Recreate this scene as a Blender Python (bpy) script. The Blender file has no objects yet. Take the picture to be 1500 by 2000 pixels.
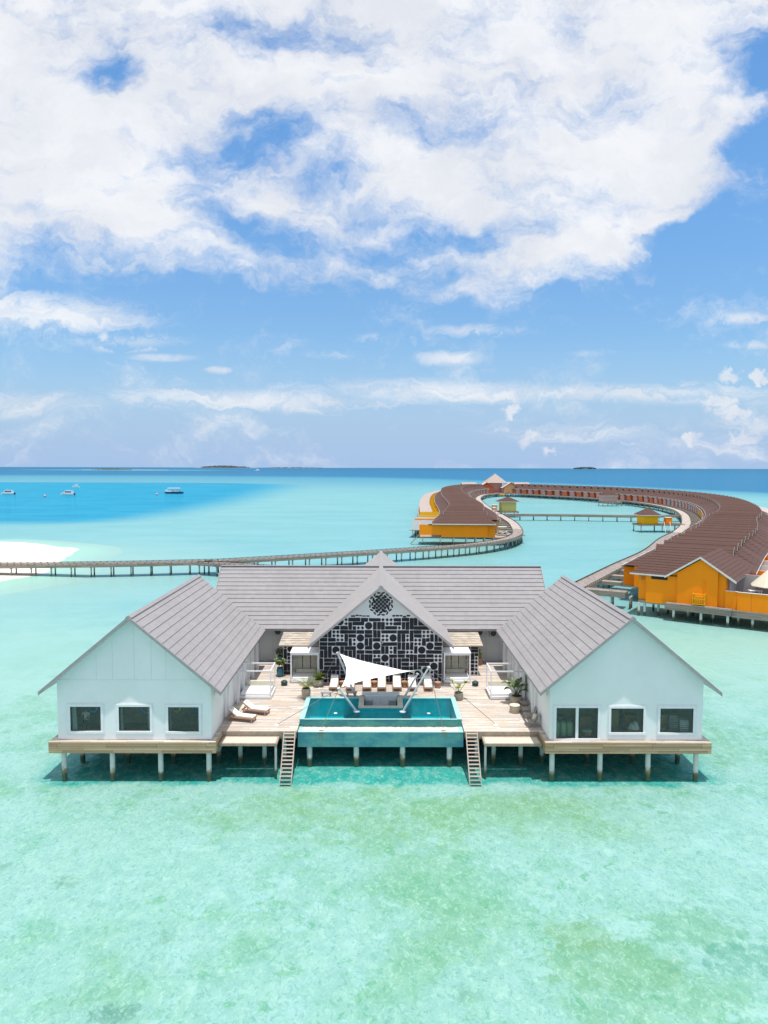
import bpy, bmesh, math, random
from mathutils import Vector, Matrix
R = math.radians
rng = random.Random(11)
scene = bpy.context.scene
COL = scene.collection
DZ = 2.28            # top of the timber deck above the water

# ------------------------------------------------------------------ node helper
class NT:
    def __init__(self, tree):
        self.t = tree; self.n = tree.nodes; self.l = tree.links
    def new(self, typ, **kw):
        nd = self.n.new(typ)
        for k, v in kw.items(): setattr(nd, k, v)
        return nd
    def put(self, sock, v):
        if v is None: return
        if isinstance(v, bpy.types.NodeSocket): self.l.new(v, sock)
        elif isinstance(v, (tuple, list)) and len(v) == 3 and sock.type == 'RGBA': sock.default_value = (*v, 1)
        else: sock.default_value = v
    def m(self, op, a, b=None, c=None, clamp=False):
        nd = self.new('ShaderNodeMath', operation=op, use_clamp=clamp)
        self.put(nd.inputs[0], a); self.put(nd.inputs[1], b); self.put(nd.inputs[2], c)
        return nd.outputs[0]
    def vm(self, op, a, b=None, out=0):
        nd = self.new('ShaderNodeVectorMath', operation=op)
        self.put(nd.inputs[0], a); self.put(nd.inputs[1], b)
        return nd.outputs[out]
    def xyz(self, v):
        nd = self.new('ShaderNodeSeparateXYZ'); self.put(nd.inputs[0], v); return nd.outputs
    def cxyz(self, x, y, z=0.0):
        nd = self.new('ShaderNodeCombineXYZ')
        self.put(nd.inputs[0], x); self.put(nd.inputs[1], y); self.put(nd.inputs[2], z); return nd.outputs[0]
    def noise(self, vec, scale=1, detail=3, rough=.5, dist=0, out='Fac'):
        nd = self.new('ShaderNodeTexNoise'); self.put(nd.inputs['Vector'], vec)
        nd.inputs['Scale'].default_value = scale; nd.inputs['Detail'].default_value = detail
        nd.inputs['Roughness'].default_value = rough; nd.inputs['Distortion'].default_value = dist
        return nd.outputs[out]
    def voro(self, vec, scale=1, feature='F1', out='Distance', rnd=1.0):
        nd = self.new('ShaderNodeTexVoronoi', feature=feature); self.put(nd.inputs['Vector'], vec)
        nd.inputs['Scale'].default_value = scale; nd.inputs['Randomness'].default_value = rnd
        return nd.outputs[out]
    def white(self, vec):
        nd = self.new('ShaderNodeTexWhiteNoise', noise_dimensions='3D'); self.put(nd.inputs['Vector'], vec)
        return nd.outputs['Value']
    def step(self, v, lo, hi, a=0.0, b=1.0, smooth=True):
        nd = self.new('ShaderNodeMapRange', interpolation_type='SMOOTHSTEP' if smooth else 'LINEAR')
        self.put(nd.inputs['Value'], v); self.put(nd.inputs['From Min'], lo); self.put(nd.inputs['From Max'], hi)
        self.put(nd.inputs['To Min'], a); self.put(nd.inputs['To Max'], b)
        return nd.outputs['Result']
    def mix(self, f, a, b, mode='MIX'):
        nd = self.new('ShaderNodeMix', data_type='RGBA', blend_type=mode)
        self.put(nd.inputs[0], f); self.put(nd.inputs[6], a); self.put(nd.inputs[7], b)
        return nd.outputs[2]
    def curve(self, v, pts):
        nd = self.new('ShaderNodeFloatCurve'); self.put(nd.inputs['Value'], v)
        c = nd.mapping.curves[0]
        while len(c.points) < len(pts): c.points.new(.5, .5)
        for p, (x, y) in zip(c.points, pts): p.location = (x, y)
        nd.mapping.update()
        return nd.outputs[0]
    def bump(self, h, strength=.3, dist=.02, normal=None):
        nd = self.new('ShaderNodeBump'); self.put(nd.inputs['Height'], h)
        nd.inputs['Strength'].default_value = strength; nd.inputs['Distance'].default_value = dist
        self.put(nd.inputs['Normal'], normal)
        return nd.outputs[0]

def newmat(name):
    mt = bpy.data.materials.new(name); mt.use_nodes = True
    t = NT(mt.node_tree); bs = t.n['Principled BSDF']
    return mt, t, bs

def coords(t, world=False):
    if world: return t.new('ShaderNodeNewGeometry').outputs['Position']
    return t.new('ShaderNodeTexCoord').outputs['Object']

def pm(name, col, rough=.65, var=.12, scale=3.0, bump=0.0, spec=.3, metal=0.0, stretch=(1, 1, 1), fine=0.5):
    """plain painted / woven / mineral surface: base colour with two sizes of mottling"""
    mt, t, bs = newmat(name)
    p = t.vm('MULTIPLY', coords(t), stretch)
    n1 = t.noise(p, scale, 4, .6); n2 = t.noise(p, scale * 9, 2, .6)
    f = t.m('ADD', t.m('MULTIPLY', n1, 1 - fine), t.m('MULTIPLY', n2, fine))
    f = t.step(f, .3, .7)
    c = t.mix(f, tuple(max(0, v * (1 - var)) for v in col), tuple(min(1, v * (1 + var)) for v in col))
    t.put(bs.inputs['Base Color'], c)
    bs.inputs['Roughness'].default_value = rough; bs.inputs['Metallic'].default_value = metal
    bs.inputs['Specular IOR Level'].default_value = spec
    if bump: t.put(bs.inputs['Normal'], t.bump(n2, bump, .02))
    return mt

def mat_shingle(name, col, su, sv, edge=False):
    mt, t, bs = newmat(name)
    p = coords(t)
    s = t.xyz(p)
    # tiles: cells in plan and height, so every course gets its own run of tiles
    cell = t.cxyz(t.m('FLOOR', t.m('MULTIPLY', s[0], su)), t.m('FLOOR', t.m('MULTIPLY', s[1], sv)),
                  t.m('FLOOR', t.m('MULTIPLY', s[2], 3.1)))
    w = t.white(cell)
    n = t.noise(p, .35, 4, .6); n2 = t.noise(p, 9, 3, .7)
    f = t.m('ADD', t.m('MULTIPLY', w, .16), t.m('ADD', t.m('MULTIPLY', n, .40), t.m('MULTIPLY', n2, .44)))
    c = t.mix(t.step(f, .25, .85), tuple(v * .88 for v in col), tuple(v * 1.12 for v in col))
    # every roof has weathered a little differently
    oi = t.new('ShaderNodeObjectInfo').outputs['Random']
    c = t.mix(t.m('MULTIPLY', oi, .22), c, tuple(v * 1.7 for v in col) if 'brown' in name else c)
    # weather streaks
    st = t.noise(t.vm('MULTIPLY', p, (.9, .9, .12)), 2.2, 3, .6)
    c = t.mix(t.step(st, .55, .8, 0, .25), c, tuple(v * .6 for v in col))
    t.put(bs.inputs['Base Color'], c); bs.inputs['Roughness'].default_value = .8
    bs.inputs['Specular IOR Level'].default_value = .25
    t.put(bs.inputs['Normal'], t.bump(n2, .35, .02))
    return mt

def mat_planks(name, col, axis=1, width=.14, gap=.09, grey=0.0, blotch=.35, run=2.4, warm=(1.1, .95, .8)):
    """boards laid side by side along `axis` (0 = boards next to each other in x, 1 in y, 2 in z)"""
    mt, t, bs = newmat(name)
    p = coords(t); s = t.xyz(p)
    q = t.m('DIVIDE', s[axis], width)
    idx = t.m('FLOOR', q); fr = t.m('FRACT', q)
    other = s[0] if axis != 0 else s[1]
    off = t.white(t.cxyz(idx, 3.0, 1.0))
    seg = t.m('ADD', t.m('DIVIDE', other, run), t.m('MULTIPLY', off, 7.0))
    sidx = t.m('FLOOR', seg); sfr = t.m('FRACT', seg)
    w = t.white(t.cxyz(idx, sidx, 2.0))
    st = [3.0, 3.0, 3.0]; st[axis] = 22.0
    if axis == 2: st = [2.0, 2.0, 30.0]
    g = t.noise(t.vm('MULTIPLY', p, tuple(st)), 1.0, 4, .65)
    b = t.noise(p, .45, 4, .6)
    f = t.m('ADD', t.m('MULTIPLY', w, .5), t.m('MULTIPLY', g, .5))
    c = t.mix(t.step(f, .2, .8), tuple(v * .72 for v in col), tuple(min(1, v * 1.2) for v in col))
    c = t.mix(t.step(b, .42, .68, 0, blotch), c, tuple(min(1, v * k) for v, k in zip(col, warm)))
    gp = t.m('MAXIMUM', t.m('LESS_THAN', fr, gap), t.m('LESS_THAN', sfr, .008))
    c = t.mix(t.m('MULTIPLY', gp, .75), c, tuple(v * .22 for v in col))
    t.put(bs.inputs['Base Color'], c); bs.inputs['Roughness'].default_value = .75
    bs.inputs['Specular IOR Level'].default_value = .2
    t.put(bs.inputs['Normal'], t.bump(t.m('SUBTRACT', g, gp), .3, .01))
    return mt

def mat_wall(name, col, seam=None):
    mt, t, bs = newmat(name)
    p = coords(t, True); s = t.xyz(p)
    n = t.noise(p, .5, 4, .6); n2 = t.noise(t.vm('MULTIPLY', p, (3, 3, .35)), 1.3, 4, .65); n3 = t.noise(p, 14, 2, .5)
    c = t.mix(t.step(n, .3, .7), tuple(v * .95 for v in col), col)
    c = t.mix(t.step(n2, .52, .78, 0, .2), c, tuple(v * .84 for v in col))
    if seam:
        fr = t.m('FRACT', t.m('DIVIDE', t.m('ADD', s[0], s[1]), seam))
        c = t.mix(t.m('MULTIPLY', t.m('LESS_THAN', fr, .035), .4), c, tuple(v * .5 for v in col))
    t.put(bs.inputs['Base Color'], c); bs.inputs['Roughness'].default_value = .7
    bs.inputs['Specular IOR Level'].default_value = .25
    t.put(bs.inputs['Normal'], t.bump(n3, .06, .01))
    return mt

def mat_pile(name, col, seed=0.0):
    mt, t, bs = newmat(name)
    p = coords(t, True); s = t.xyz(p)
    n = t.noise(p, 1.7, 4, .65); n2 = t.noise(p, 7, 3, .6); pn = t.noise(t.vm('MULTIPLY', p, (.31, .31, 0)), 1.0, 1, .5)
    h = t.m('ADD', s[2], t.m('MULTIPLY', t.m('SUBTRACT', n, .5), 1.2))
    h = t.m('SUBTRACT', h, t.m('MULTIPLY', pn, 1.0))
    c = t.mix(t.step(n, .3, .7), tuple(v * .85 for v in col), col)
    c = t.mix(t.step(h, -.38, .02, .9, 0), c, t.mix(t.step(n2, .4, .6), (.33, .19, .06), (.14, .13, .06)))
    c = t.mix(t.step(s[2], .05, .28, .9, 0), c, (.07, .085, .05))
    t.put(bs.inputs['Base Color'], c); bs.inputs['Roughness'].default_value = .8
    return mt

def mat_mosaic(name, ca, cb, cc, size=.09):
    mt, t, bs = newmat(name)
    p = coords(t, True)
    cell = t.vm('FLOOR', t.vm('SCALE', p)) if False else t.vm('FLOOR', t.vm('MULTIPLY', p, (1 / size,) * 3))
    w = t.white(cell); n = t.noise(t.vm('MULTIPLY', p, (.55, .55, 1.4)), 1.0, 4, .65); n2 = t.noise(p, 5, 3, .6)
    st = t.noise(t.vm('MULTIPLY', p, (4, 4, .4)), 1.0, 3, .6)
    c = t.mix(t.step(n, .38, .62), ca, cb)
    c = t.mix(t.step(w, .35, 1, 0, .55), c, cc)
    c = t.mix(t.step(st, .55, .8, 0, .35), c, tuple(v * .55 for v in ca))
    c = t.mix(t.step(n2, .58, .75, 0, .3), c, tuple(min(1, v * 1.5 + .05) for v in cb))
    t.put(bs.inputs['Base Color'], c); bs.inputs['Roughness'].default_value = .3
    return mt

def mat_water(name, tint, refl, scale, strength, tintgloss=(1, 1, 1), rough=.06):
    mt = bpy.data.materials.new(name); mt.use_nodes = True
    t = NT(mt.node_tree); t.n.clear()
    out = t.new('ShaderNodeOutputMaterial')
    p = coords(t, True)
    pp = t.vm('MULTIPLY', p, (1, .62, 1))
    h = t.m('ADD', t.noise(pp, scale, 4, .62, .6), t.m('MULTIPLY', t.noise(pp, scale * .22, 3, .5, .4), 1.3))
    nrm = t.bump(h, strength, .12)
    tr = t.new('ShaderNodeBsdfTransparent'); t.put(tr.inputs[0], tint)
    gl = t.new('ShaderNodeBsdfGlossy'); t.put(gl.inputs['Color'], tintgloss); gl.inputs['Roughness'].default_value = rough
    t.put(gl.inputs['Normal'], nrm)
    fr = t.new('ShaderNodeFresnel'); fr.inputs['IOR'].default_value = 1.33; t.put(fr.inputs['Normal'], nrm)
    f = t.m('MINIMUM', t.m('MULTIPLY', fr.outputs[0], .62), refl)
    mx = t.new('ShaderNodeMixShader'); t.put(mx.inputs[0], f)
    t.l.new(tr.outputs[0], mx.inputs[1]); t.l.new(gl.outputs[0], mx.inputs[2])
    t.l.new(mx.outputs[0], out.inputs['Surface'])
    return mt

def mat_glass(name, tint=(.55, .62, .6)):
    mt = bpy.data.materials.new(name); mt.use_nodes = True
    t = NT(mt.node_tree); t.n.clear()
    out = t.new('ShaderNodeOutputMaterial')
    tr = t.new('ShaderNodeBsdfTransparent'); t.put(tr.inputs[0], tint)
    gl = t.new('ShaderNodeBsdfGlossy'); gl.inputs['Roughness'].default_value = .02
    fr = t.new('ShaderNodeFresnel'); fr.inputs['IOR'].default_value = 1.5
    mx = t.new('ShaderNodeMixShader'); t.put(mx.inputs[0], fr.outputs[0])
    t.l.new(tr.outputs[0], mx.inputs[1]); t.l.new(gl.outputs[0], mx.inputs[2])
    t.l.new(mx.outputs[0], out.inputs['Surface'])
    return mt

def mat_leaf(name, a, b):
    mt, t, bs = newmat(name)
    p = coords(t); n = t.noise(p, 5, 3, .6); n2 = t.noise(p, 31, 2, .5)
    t.put(bs.inputs['Base Color'], t.mix(t.step(t.m('ADD', t.m('MULTIPLY', n, .6), t.m('MULTIPLY', n2, .4)), .35, .65), a, b))
    bs.inputs['Roughness'].default_value = .45
    return mt

M = dict(
    wall=mat_wall('white_board_wall', (.84, .85, .85)),
    wallseam=mat_wall('white_panelled_wall', (.80, .79, .77), seam=1.22),
    trim=pm('white_trim_paint', (.80, .80, .82), .5, .05, 2),
    seam=pm('panel_seam', (.74, .77, .77), .6, .06, 2),
    roof=mat_shingle('mauve_grey_shingle', (.308, .294, .303), 2.4, 2.4),
    roofside=mat_shingle('mauve_grey_shingle_gable', (.335, .32, .322), 2.4, 2.4),
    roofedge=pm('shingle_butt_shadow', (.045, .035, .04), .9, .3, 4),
    barge=pm('grey_bargeboard', (.33, .31, .32), .7, .12, 2),
    soffit=pm('pale_soffit', (.72, .74, .75), .7, .06, 1),
    dark=pm('dark_interior', (.44, .40, .30), .8, .3, 1.5),
    floorin=pm('interior_floor', (.46, .39, .29), .6, .25, 1.2),
    greywall=pm('interior_grey_wall', (.60, .66, .64), .8, .15, .8),
    deck=mat_planks('bleached_deck_boards', (.57, .505, .45), 1, .145, .09, blotch=.45, warm=(.95, .80, .64)),
    deckring=mat_planks('pale_walkway_boards', (.46, .395, .365), 0, .14, .10, blotch=.3),
    deckx=mat_planks('grey_walkway_boards', (.285, .25, .235), 0, .14, .10, blotch=.3),
    fascia=mat_planks('tan_fascia_boards', (.50, .37, .235), 2, .145, .12, blotch=.5, run=3.2, warm=(.8, .75, .68)),
    fasciag=mat_planks('grey_fascia_boards', (.30, .265, .225), 2, .2, .12, blotch=.5, run=3.0, warm=(1.25, 1.1, .9)),
    timber=pm('weathered_timber', (.36, .29, .22), .8, .25, 4, .2, stretch=(1, 1, .4)),
    railwood=pm('dark_rail_wood', (.085, .075, .07), .8, .25, 5),
    stairwood=pm('grey_pink_timber', (.44, .36, .31), .8, .2, 5, .2),
    teak=pm('teak', (.45, .255, .15), .6, .18, 6),
    pile=mat_pile('white_pile', (.66, .68, .64)),
    pilegrey=mat_pile('grey_pile', (.46, .47, .45)),
    tile=mat_mosaic('pool_mosaic', (.04, .22, .26), (.12, .34, .29), (.06, .25, .42)),
    tileup=mat_mosaic('pool_mosaic_green', (.02, .17, .19), (.06, .27, .22), (.02, .16, .25)),
    tilerim=mat_mosaic('pool_rim_mosaic', (.36, .62, .60), (.42, .66, .64), (.30, .56, .60)),
    basin=mat_mosaic('pool_basin_mosaic', (.012, .42, .47), (.02, .47, .52), (.015, .37, .44)),
    gravel=pm('beige_gravel', (.66, .60, .50), .9, .2, 14, .4),
    counter=pm('beige_counter', (.58, .54, .47), .6, .1, 3),
    greyp=pm('grey_panel', (.50, .50, .51), .6, .08, 2),
    mblack=pm('mural_black', (.016, .017, .026), .55, .35, 3),
    mwhite=mat_wall('mural_white', (.78, .77, .80)),
    glass=mat_glass('window_glass', (.86, .90, .88)),
    curtain=pm('pale_curtain', (.62, .72, .72), .9, .1, 3),
    beigecloth=pm('beige_cloth', (.62, .585, .47), .9, .1, 4),
    whitecloth=pm('white_cloth', (.84, .83, .81), .9, .04, 3),
    sail=pm('sail_cloth', (.88, .88, .88), .7, .03, 1),
    metal=pm('white_metal', (.62, .66, .70), .4, .06, 3, spec=.5),
    cable=pm('steel_cable', (.17, .17, .17), .5, .1, 3),
    rust=pm('rust_stain', (.30, .16, .05), .9, .4, 5),
    shake=mat_planks('wood_shake', (.47, .42, .36), 1, .28, .12, blotch=.4, run=.4),
    terra=pm('terracotta', (.36, .20, .13), .85, .2, 8),
    stone=pm('stone_pot', (.36, .33, .26), .9, .35, 9, .4),
    bluepot=pm('teal_glaze', (.02, .16, .22), .15, .25, 5, spec=.6),
    soil=pm('soil', (.06, .045, .03), 1, .3, 12),
    agave=mat_leaf('agave_leaf', (.30, .34, .03), (.12, .20, .03)),
    palm=mat_leaf('palm_leaf', (.12, .17, .03), (.22, .26, .05)),
    broad=mat_leaf('broad_leaf', (.045, .10, .02), (.11, .18, .03)),
    rattan=pm('rattan', (.42, .36, .27), .9, .25, 20, .3),
    greyfab=pm('grey_fabric', (.38, .38, .38), .9, .1, 8),
    lantern=pm('dark_green_metal', (.035, .07, .075), .5, .2, 4),
    orange=mat_wall('orange_paint', (1.0, .285, .004)),
    amber=mat_wall('amber_paint', (.82, .50, .02)),
    redor=mat_wall('red_orange_paint', (.66, .17, .07)),
    yellow=mat_wall('yellow_paint', (1.0, .46, .004)),
    lime=mat_wall('pale_yellow_green_paint', (.74, .60, .20)),
    pink=mat_wall('dusty_pink_paint', (.60, .33, .30)),
    salmon=mat_wall('salmon_paint', (.72, .42, .20)),
    whitev=mat_wall('villa_white_paint', (.78, .76, .75)),
    greyv=mat_wall('villa_grey_boards', (.42, .40, .42), seam=.4),
    brown=mat_shingle('brown_shingle', (.092, .049, .041), 2.4, 2.4),
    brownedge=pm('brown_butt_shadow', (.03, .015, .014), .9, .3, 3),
    ltrim=pm('light_trim', (.70, .67, .64), .6, .1, 1),
    bargegrey=pm('villa_bargeboard', (.16, .14, .14), .6, .1, 1),
    blackp=pm('gablet_black', (.02, .018, .018), .8, .2, 3),
    palepink=pm('pale_pink_roof', (.40, .325, .295), .8, .14, .6),
    lilac=pm('lilac_roof', (.50, .43, .42), .8, .14, .8),
    sand=pm('white_sand', (.80, .74, .66), .95, .06, .2),
    hull=pm('boat_white', (.80, .82, .84), .35, .04, 1),
    maroon=pm('maroon_window', (.22, .04, .08), .4, .2, 2),
    hulld=pm('dark_hull', (.03, .06, .15), .4, .2, 1),
    canvas=pm('boat_canvas', (.78, .78, .78), .8, .05, 1),
    buoy=pm('pink_buoy', (.65, .30, .42), .6, .1, 3),
    farveg=pm('far_vegetation', (.045, .065, .075), 1, .5, .02),  # bluish haze of distance put into the leaf colour
    nearveg=pm('island_bushes', (.055, .065, .04), 1, .6, .05),
    skin=pm('skin', (.36, .21, .14), .6, .08, 8),
    hair=pm('black_hair', (.02, .015, .012), .6, .2, 20),
    shirt=pm('white_shirt', (.62, .62, .62), .9, .08, 8),
    shorts=pm('dark_shorts', (.03, .03, .035), .9, .2, 8),
    cart=pm('cart_cream', (.72, .68, .60), .4, .05, 2),
    rubber=pm('black_rubber', (.02, .02, .02), .8, .2, 6),
    ringblue=pm('blue_ring', (.04, .20, .55), .5, .1, 4),
    ringyel=pm('yellow_ring', (.60, .40, .05), .5, .1, 4),
    mint=pm('pale_green_vinyl', (.42, .60, .42), .6, .1, 3),
    carton=pm('brown_carton', (.36, .22, .11), .8, .2, 3),
    net=pm('beige_net', (.56, .51, .43), .95, .14, 30, .3),
    acbody=pm('ac_white', (.62, .62, .60), .5, .06, 3),
    acdark=pm('ac_fan_dark', (.10, .10, .10), .6, .2, 9),
)

# ------------------------------------------------------------------ mesh builder
class MB:
    def __init__(s): s.v = []; s.f = []; s.mi = []
    def poly(s, pts, m=0):
        b = len(s.v); s.v += [tuple(p) for p in pts]; s.f.append(tuple(range(b, b + len(pts)))); s.mi.append(m)
        return s
    def mesh(s, vs, fs, m=0):
        b = len(s.v); s.v += [tuple(p) for p in vs]
        for f in fs: s.f.append(tuple(i + b for i in f)); s.mi.append(m)
        return s
    def box(s, x0, x1, y0, y1, z0, z1, m=0):
        if x0 > x1: x0, x1 = x1, x0
        vs = [(x0, y0, z0), (x1, y0, z0), (x1, y1, z0), (x0, y1, z0), (x0, y0, z1), (x1, y0, z1), (x1, y1, z1), (x0, y1, z1)]
        return s.mesh(vs, [(0, 3, 2, 1), (4, 5, 6, 7), (0, 1, 5, 4), (1, 2, 6, 5), (2, 3, 7, 6), (3, 0, 4, 7)], m)
    def beam(s, p, q, w, h, m=0, up=(0, 0, 1)):
        p, q = Vector(p), Vector(q); d = (q - p).normalized(); a = d.cross(Vector(up))
        if a.length < 1e-4: a = Vector((1, 0, 0))
        a.normalize(); b = a.cross(d).normalized(); a *= w / 2; b *= h / 2
        vs = [p - a - b, p + a - b, p + a + b, p - a + b, q - a - b, q + a - b, q + a + b, q - a + b]
        return s.mesh(vs, [(0, 3, 2, 1), (4, 5, 6, 7), (0, 1, 5, 4), (1, 2, 6, 5), (2, 3, 7, 6), (3, 0, 4, 7)], m)
    def cyl(s, p, q, r0, r1=None, n=12, m=0, cap=True):
        r1 = r0 if r1 is None else r1
        p, q = Vector(p), Vector(q); d = (q - p).normalized()
        a = d.orthogonal().normalized(); b = d.cross(a)
        vs = []
        for c, r in ((p, r0), (q, r1)):
            for i in range(n):
                t = 2 * math.pi * i / n
                vs.append(c + a * (r * math.cos(t)) + b * (r * math.sin(t)))
        fs = [(i, (i + 1) % n, n + (i + 1) % n, n + i) for i in range(n)]
        if cap: fs += [tuple(range(n - 1, -1, -1)), tuple(range(n, 2 * n))]
        return s.mesh(vs, fs, m)
    def lathe(s, prof, c=(0, 0, 0), n=16, m=0):
        vs = []
        for r, z in prof:
            for i in range(n):
                t = 2 * math.pi * i / n
                vs.append((c[0] + r * math.cos(t), c[1] + r * math.sin(t), c[2] + z))
        fs = []
        for k in range(len(prof) - 1):
            for i in range(n):
                fs.append((k * n + i, k * n + (i + 1) % n, (k + 1) * n + (i + 1) % n, (k + 1) * n + i))
        fs += [tuple(range(n - 1, -1, -1)), tuple(range((len(prof) - 1) * n, len(prof) * n))]
        return s.mesh(vs, fs, m)
    def prismy(s, pts, y0, y1, m=0):
        """polygon in the xz plane pushed from y0 to y1"""
        n = len(pts)
        vs = [(x, y0, z) for x, z in pts] + [(x, y1, z) for x, z in pts]
        fs = [tuple(range(n)), tuple(range(2 * n - 1, n - 1, -1))] + [(i, n + i, n + (i + 1) % n, (i + 1) % n) for i in range(n)]
        return s.mesh(vs, fs, m)
    def prismz(s, pts, z0, z1, m=0):
        n = len(pts)
        vs = [(x, y, z0) for x, y in pts] + [(x, y, z1) for x, y in pts]
        fs = [tuple(range(n - 1, -1, -1)), tuple(range(n, 2 * n))] + [(i, (i + 1) % n, n + (i + 1) % n, n + i) for i in range(n)]
        return s.mesh(vs, fs, m)
    def slope(s, e0, e1, t0, t1, n, step=.05, m=0, me=1, rid=0):
        """roof slope of n overlapping courses, from eave e0-e1 up to t0-t1"""
        e0, e1, t0, t1 = map(Vector, (e0, e1, t0, t1))
        nr = (e1 - e0).cross(t0 - e0 if (t0 - e0).length > 1e-5 else t1 - e0).normalized()
        if nr.z < 0: nr = -nr
        L = lambda a, b, k: a + (b - a) * k
        for i in range(n):
            k0, k1 = i / n, (i + 1) / n
            a, b, c, d = L(e0, t0, k0), L(e1, t1, k0), L(e1, t1, k1), L(e0, t0, k1)
            a2, b2 = a + nr * step, b + nr * step
            c2, d2 = c + nr * .004, d + nr * .004
            s.poly([a2, b2, c2, d2], m)
            lo = nr * .004
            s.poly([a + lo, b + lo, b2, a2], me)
            s.poly([a + lo, a2, d2], m); s.poly([b + lo, c2, b2], m)
        return s
    def build(s, name, mats, parent=None, smooth=False, loc=None, bev=0):
        me = bpy.data.meshes.new(name); me.from_pydata(s.v, [], s.f)
        mats = mats if isinstance(mats, (list, tuple)) else [mats]
        for x in mats: me.materials.append(M[x] if isinstance(x, str) else x)
        me.polygons.foreach_set('material_index', s.mi)
        bm = bmesh.new(); bm.from_mesh(me)
        bmesh.ops.recalc_face_normals(bm, faces=bm.faces)
        bm.to_mesh(me); bm.free()
        if smooth:
            me.polygons.foreach_set('use_smooth', [True] * len(me.polygons))
        me.update()
        o = bpy.data.objects.new(name, me); COL.objects.link(o)
        if parent: o.parent = parent
        if loc: o.location = loc
        if bev:
            b = o.modifiers.new('bevel', 'BEVEL'); b.width = bev; b.segments = 2; b.limit_method = 'ANGLE'
        return o

def tag(o, label=None, cat=None, group=None, kind=None):
    for k, v in (('label', label), ('category', cat), ('group', group), ('kind', kind)):
        if v: o[k] = v
    return o
def thing(name, label, cat, loc=(0, 0, 0), rz=0, group=None):
    o = bpy.data.objects.new(name, None); COL.objects.link(o)
    o.location = loc; o.rotation_euler = (0, 0, rz); o.empty_display_size = .3
    return tag(o, label, cat, group)
def dup(root, loc, rz=0, label=None, group=None, parent=None):
    c = root.copy(); COL.objects.link(c)
    if parent is None:
        c.location = loc; c.rotation_euler = (0, 0, rz)
        if label: c['label'] = label
        if group: c['group'] = group
    else: c.parent = parent
    for ch in KIDS(root): dup(ch, None, parent=c)
    return c
def KIDS(o): return [x for x in list(bpy.data.objects) if x.parent == o] if False else list(o.children)

def ordinal(n):
    w = ['first', 'second', 'third', 'fourth', 'fifth', 'sixth', 'seventh', 'eighth', 'ninth', 'tenth']
    if n <= 10: return w[n - 1]
    suf = 'th' if 10 <= n % 100 <= 20 else {1: 'st', 2: 'nd', 3: 'rd'}.get(n % 10, 'th')
    return '%d%s' % (n, suf)

# ------------------------------------------------------------------ camera
cam = bpy.data.cameras.new('camera'); co = bpy.data.objects.new('camera', cam); COL.objects.link(co)
pch, yaw, rol = math.atan(87.5 / 1400), math.atan(5.5 / 1400), R(.15)
fw = Vector((math.sin(yaw) * math.cos(pch), math.cos(yaw) * math.cos(pch), -math.sin(pch)))
r0 = Vector((math.cos(yaw), -math.sin(yaw), 0)); u0 = r0.cross(fw)
rt = r0 * math.cos(rol) + u0 * math.sin(rol); up = rt.cross(fw)
co.matrix_world = Matrix(((rt.x, up.x, -fw.x, 0), (rt.y, up.y, -fw.y, 0), (rt.z, up.z, -fw.z, 20), (0, 0, 0, 1)))
cam.sensor_fit = 'VERTICAL'; cam.sensor_height = 36; cam.lens = 1400 / 2000 * 36
cam.clip_start = .5; cam.clip_end = 120000
scene.camera = co

# ------------------------------------------------------------------ light
SUN = Vector((.045, -.138, 1)).normalized()
sl = bpy.data.lights.new('sun', 'SUN'); sl.energy = 4.3; sl.angle = R(.5); sl.color = (1, .965, .91)
so = bpy.data.objects.new('sun', sl); COL.objects.link(so)
so.rotation_euler = SUN.to_track_quat('Z', 'Y').to_euler(); so.location = (0, 0, 60)
scene.cycles.max_bounces = 5; scene.cycles.diffuse_bounces = 2; scene.cycles.glossy_bounces = 2; scene.cycles.transmission_bounces = 2; scene.cycles.transparent_max_bounces = 6
scene.cycles.caustics_reflective = False; scene.cycles.caustics_refractive = False
scene.view_settings.view_transform = 'Standard'; scene.view_settings.look = 'None'; scene.view_settings.exposure = 0

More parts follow.
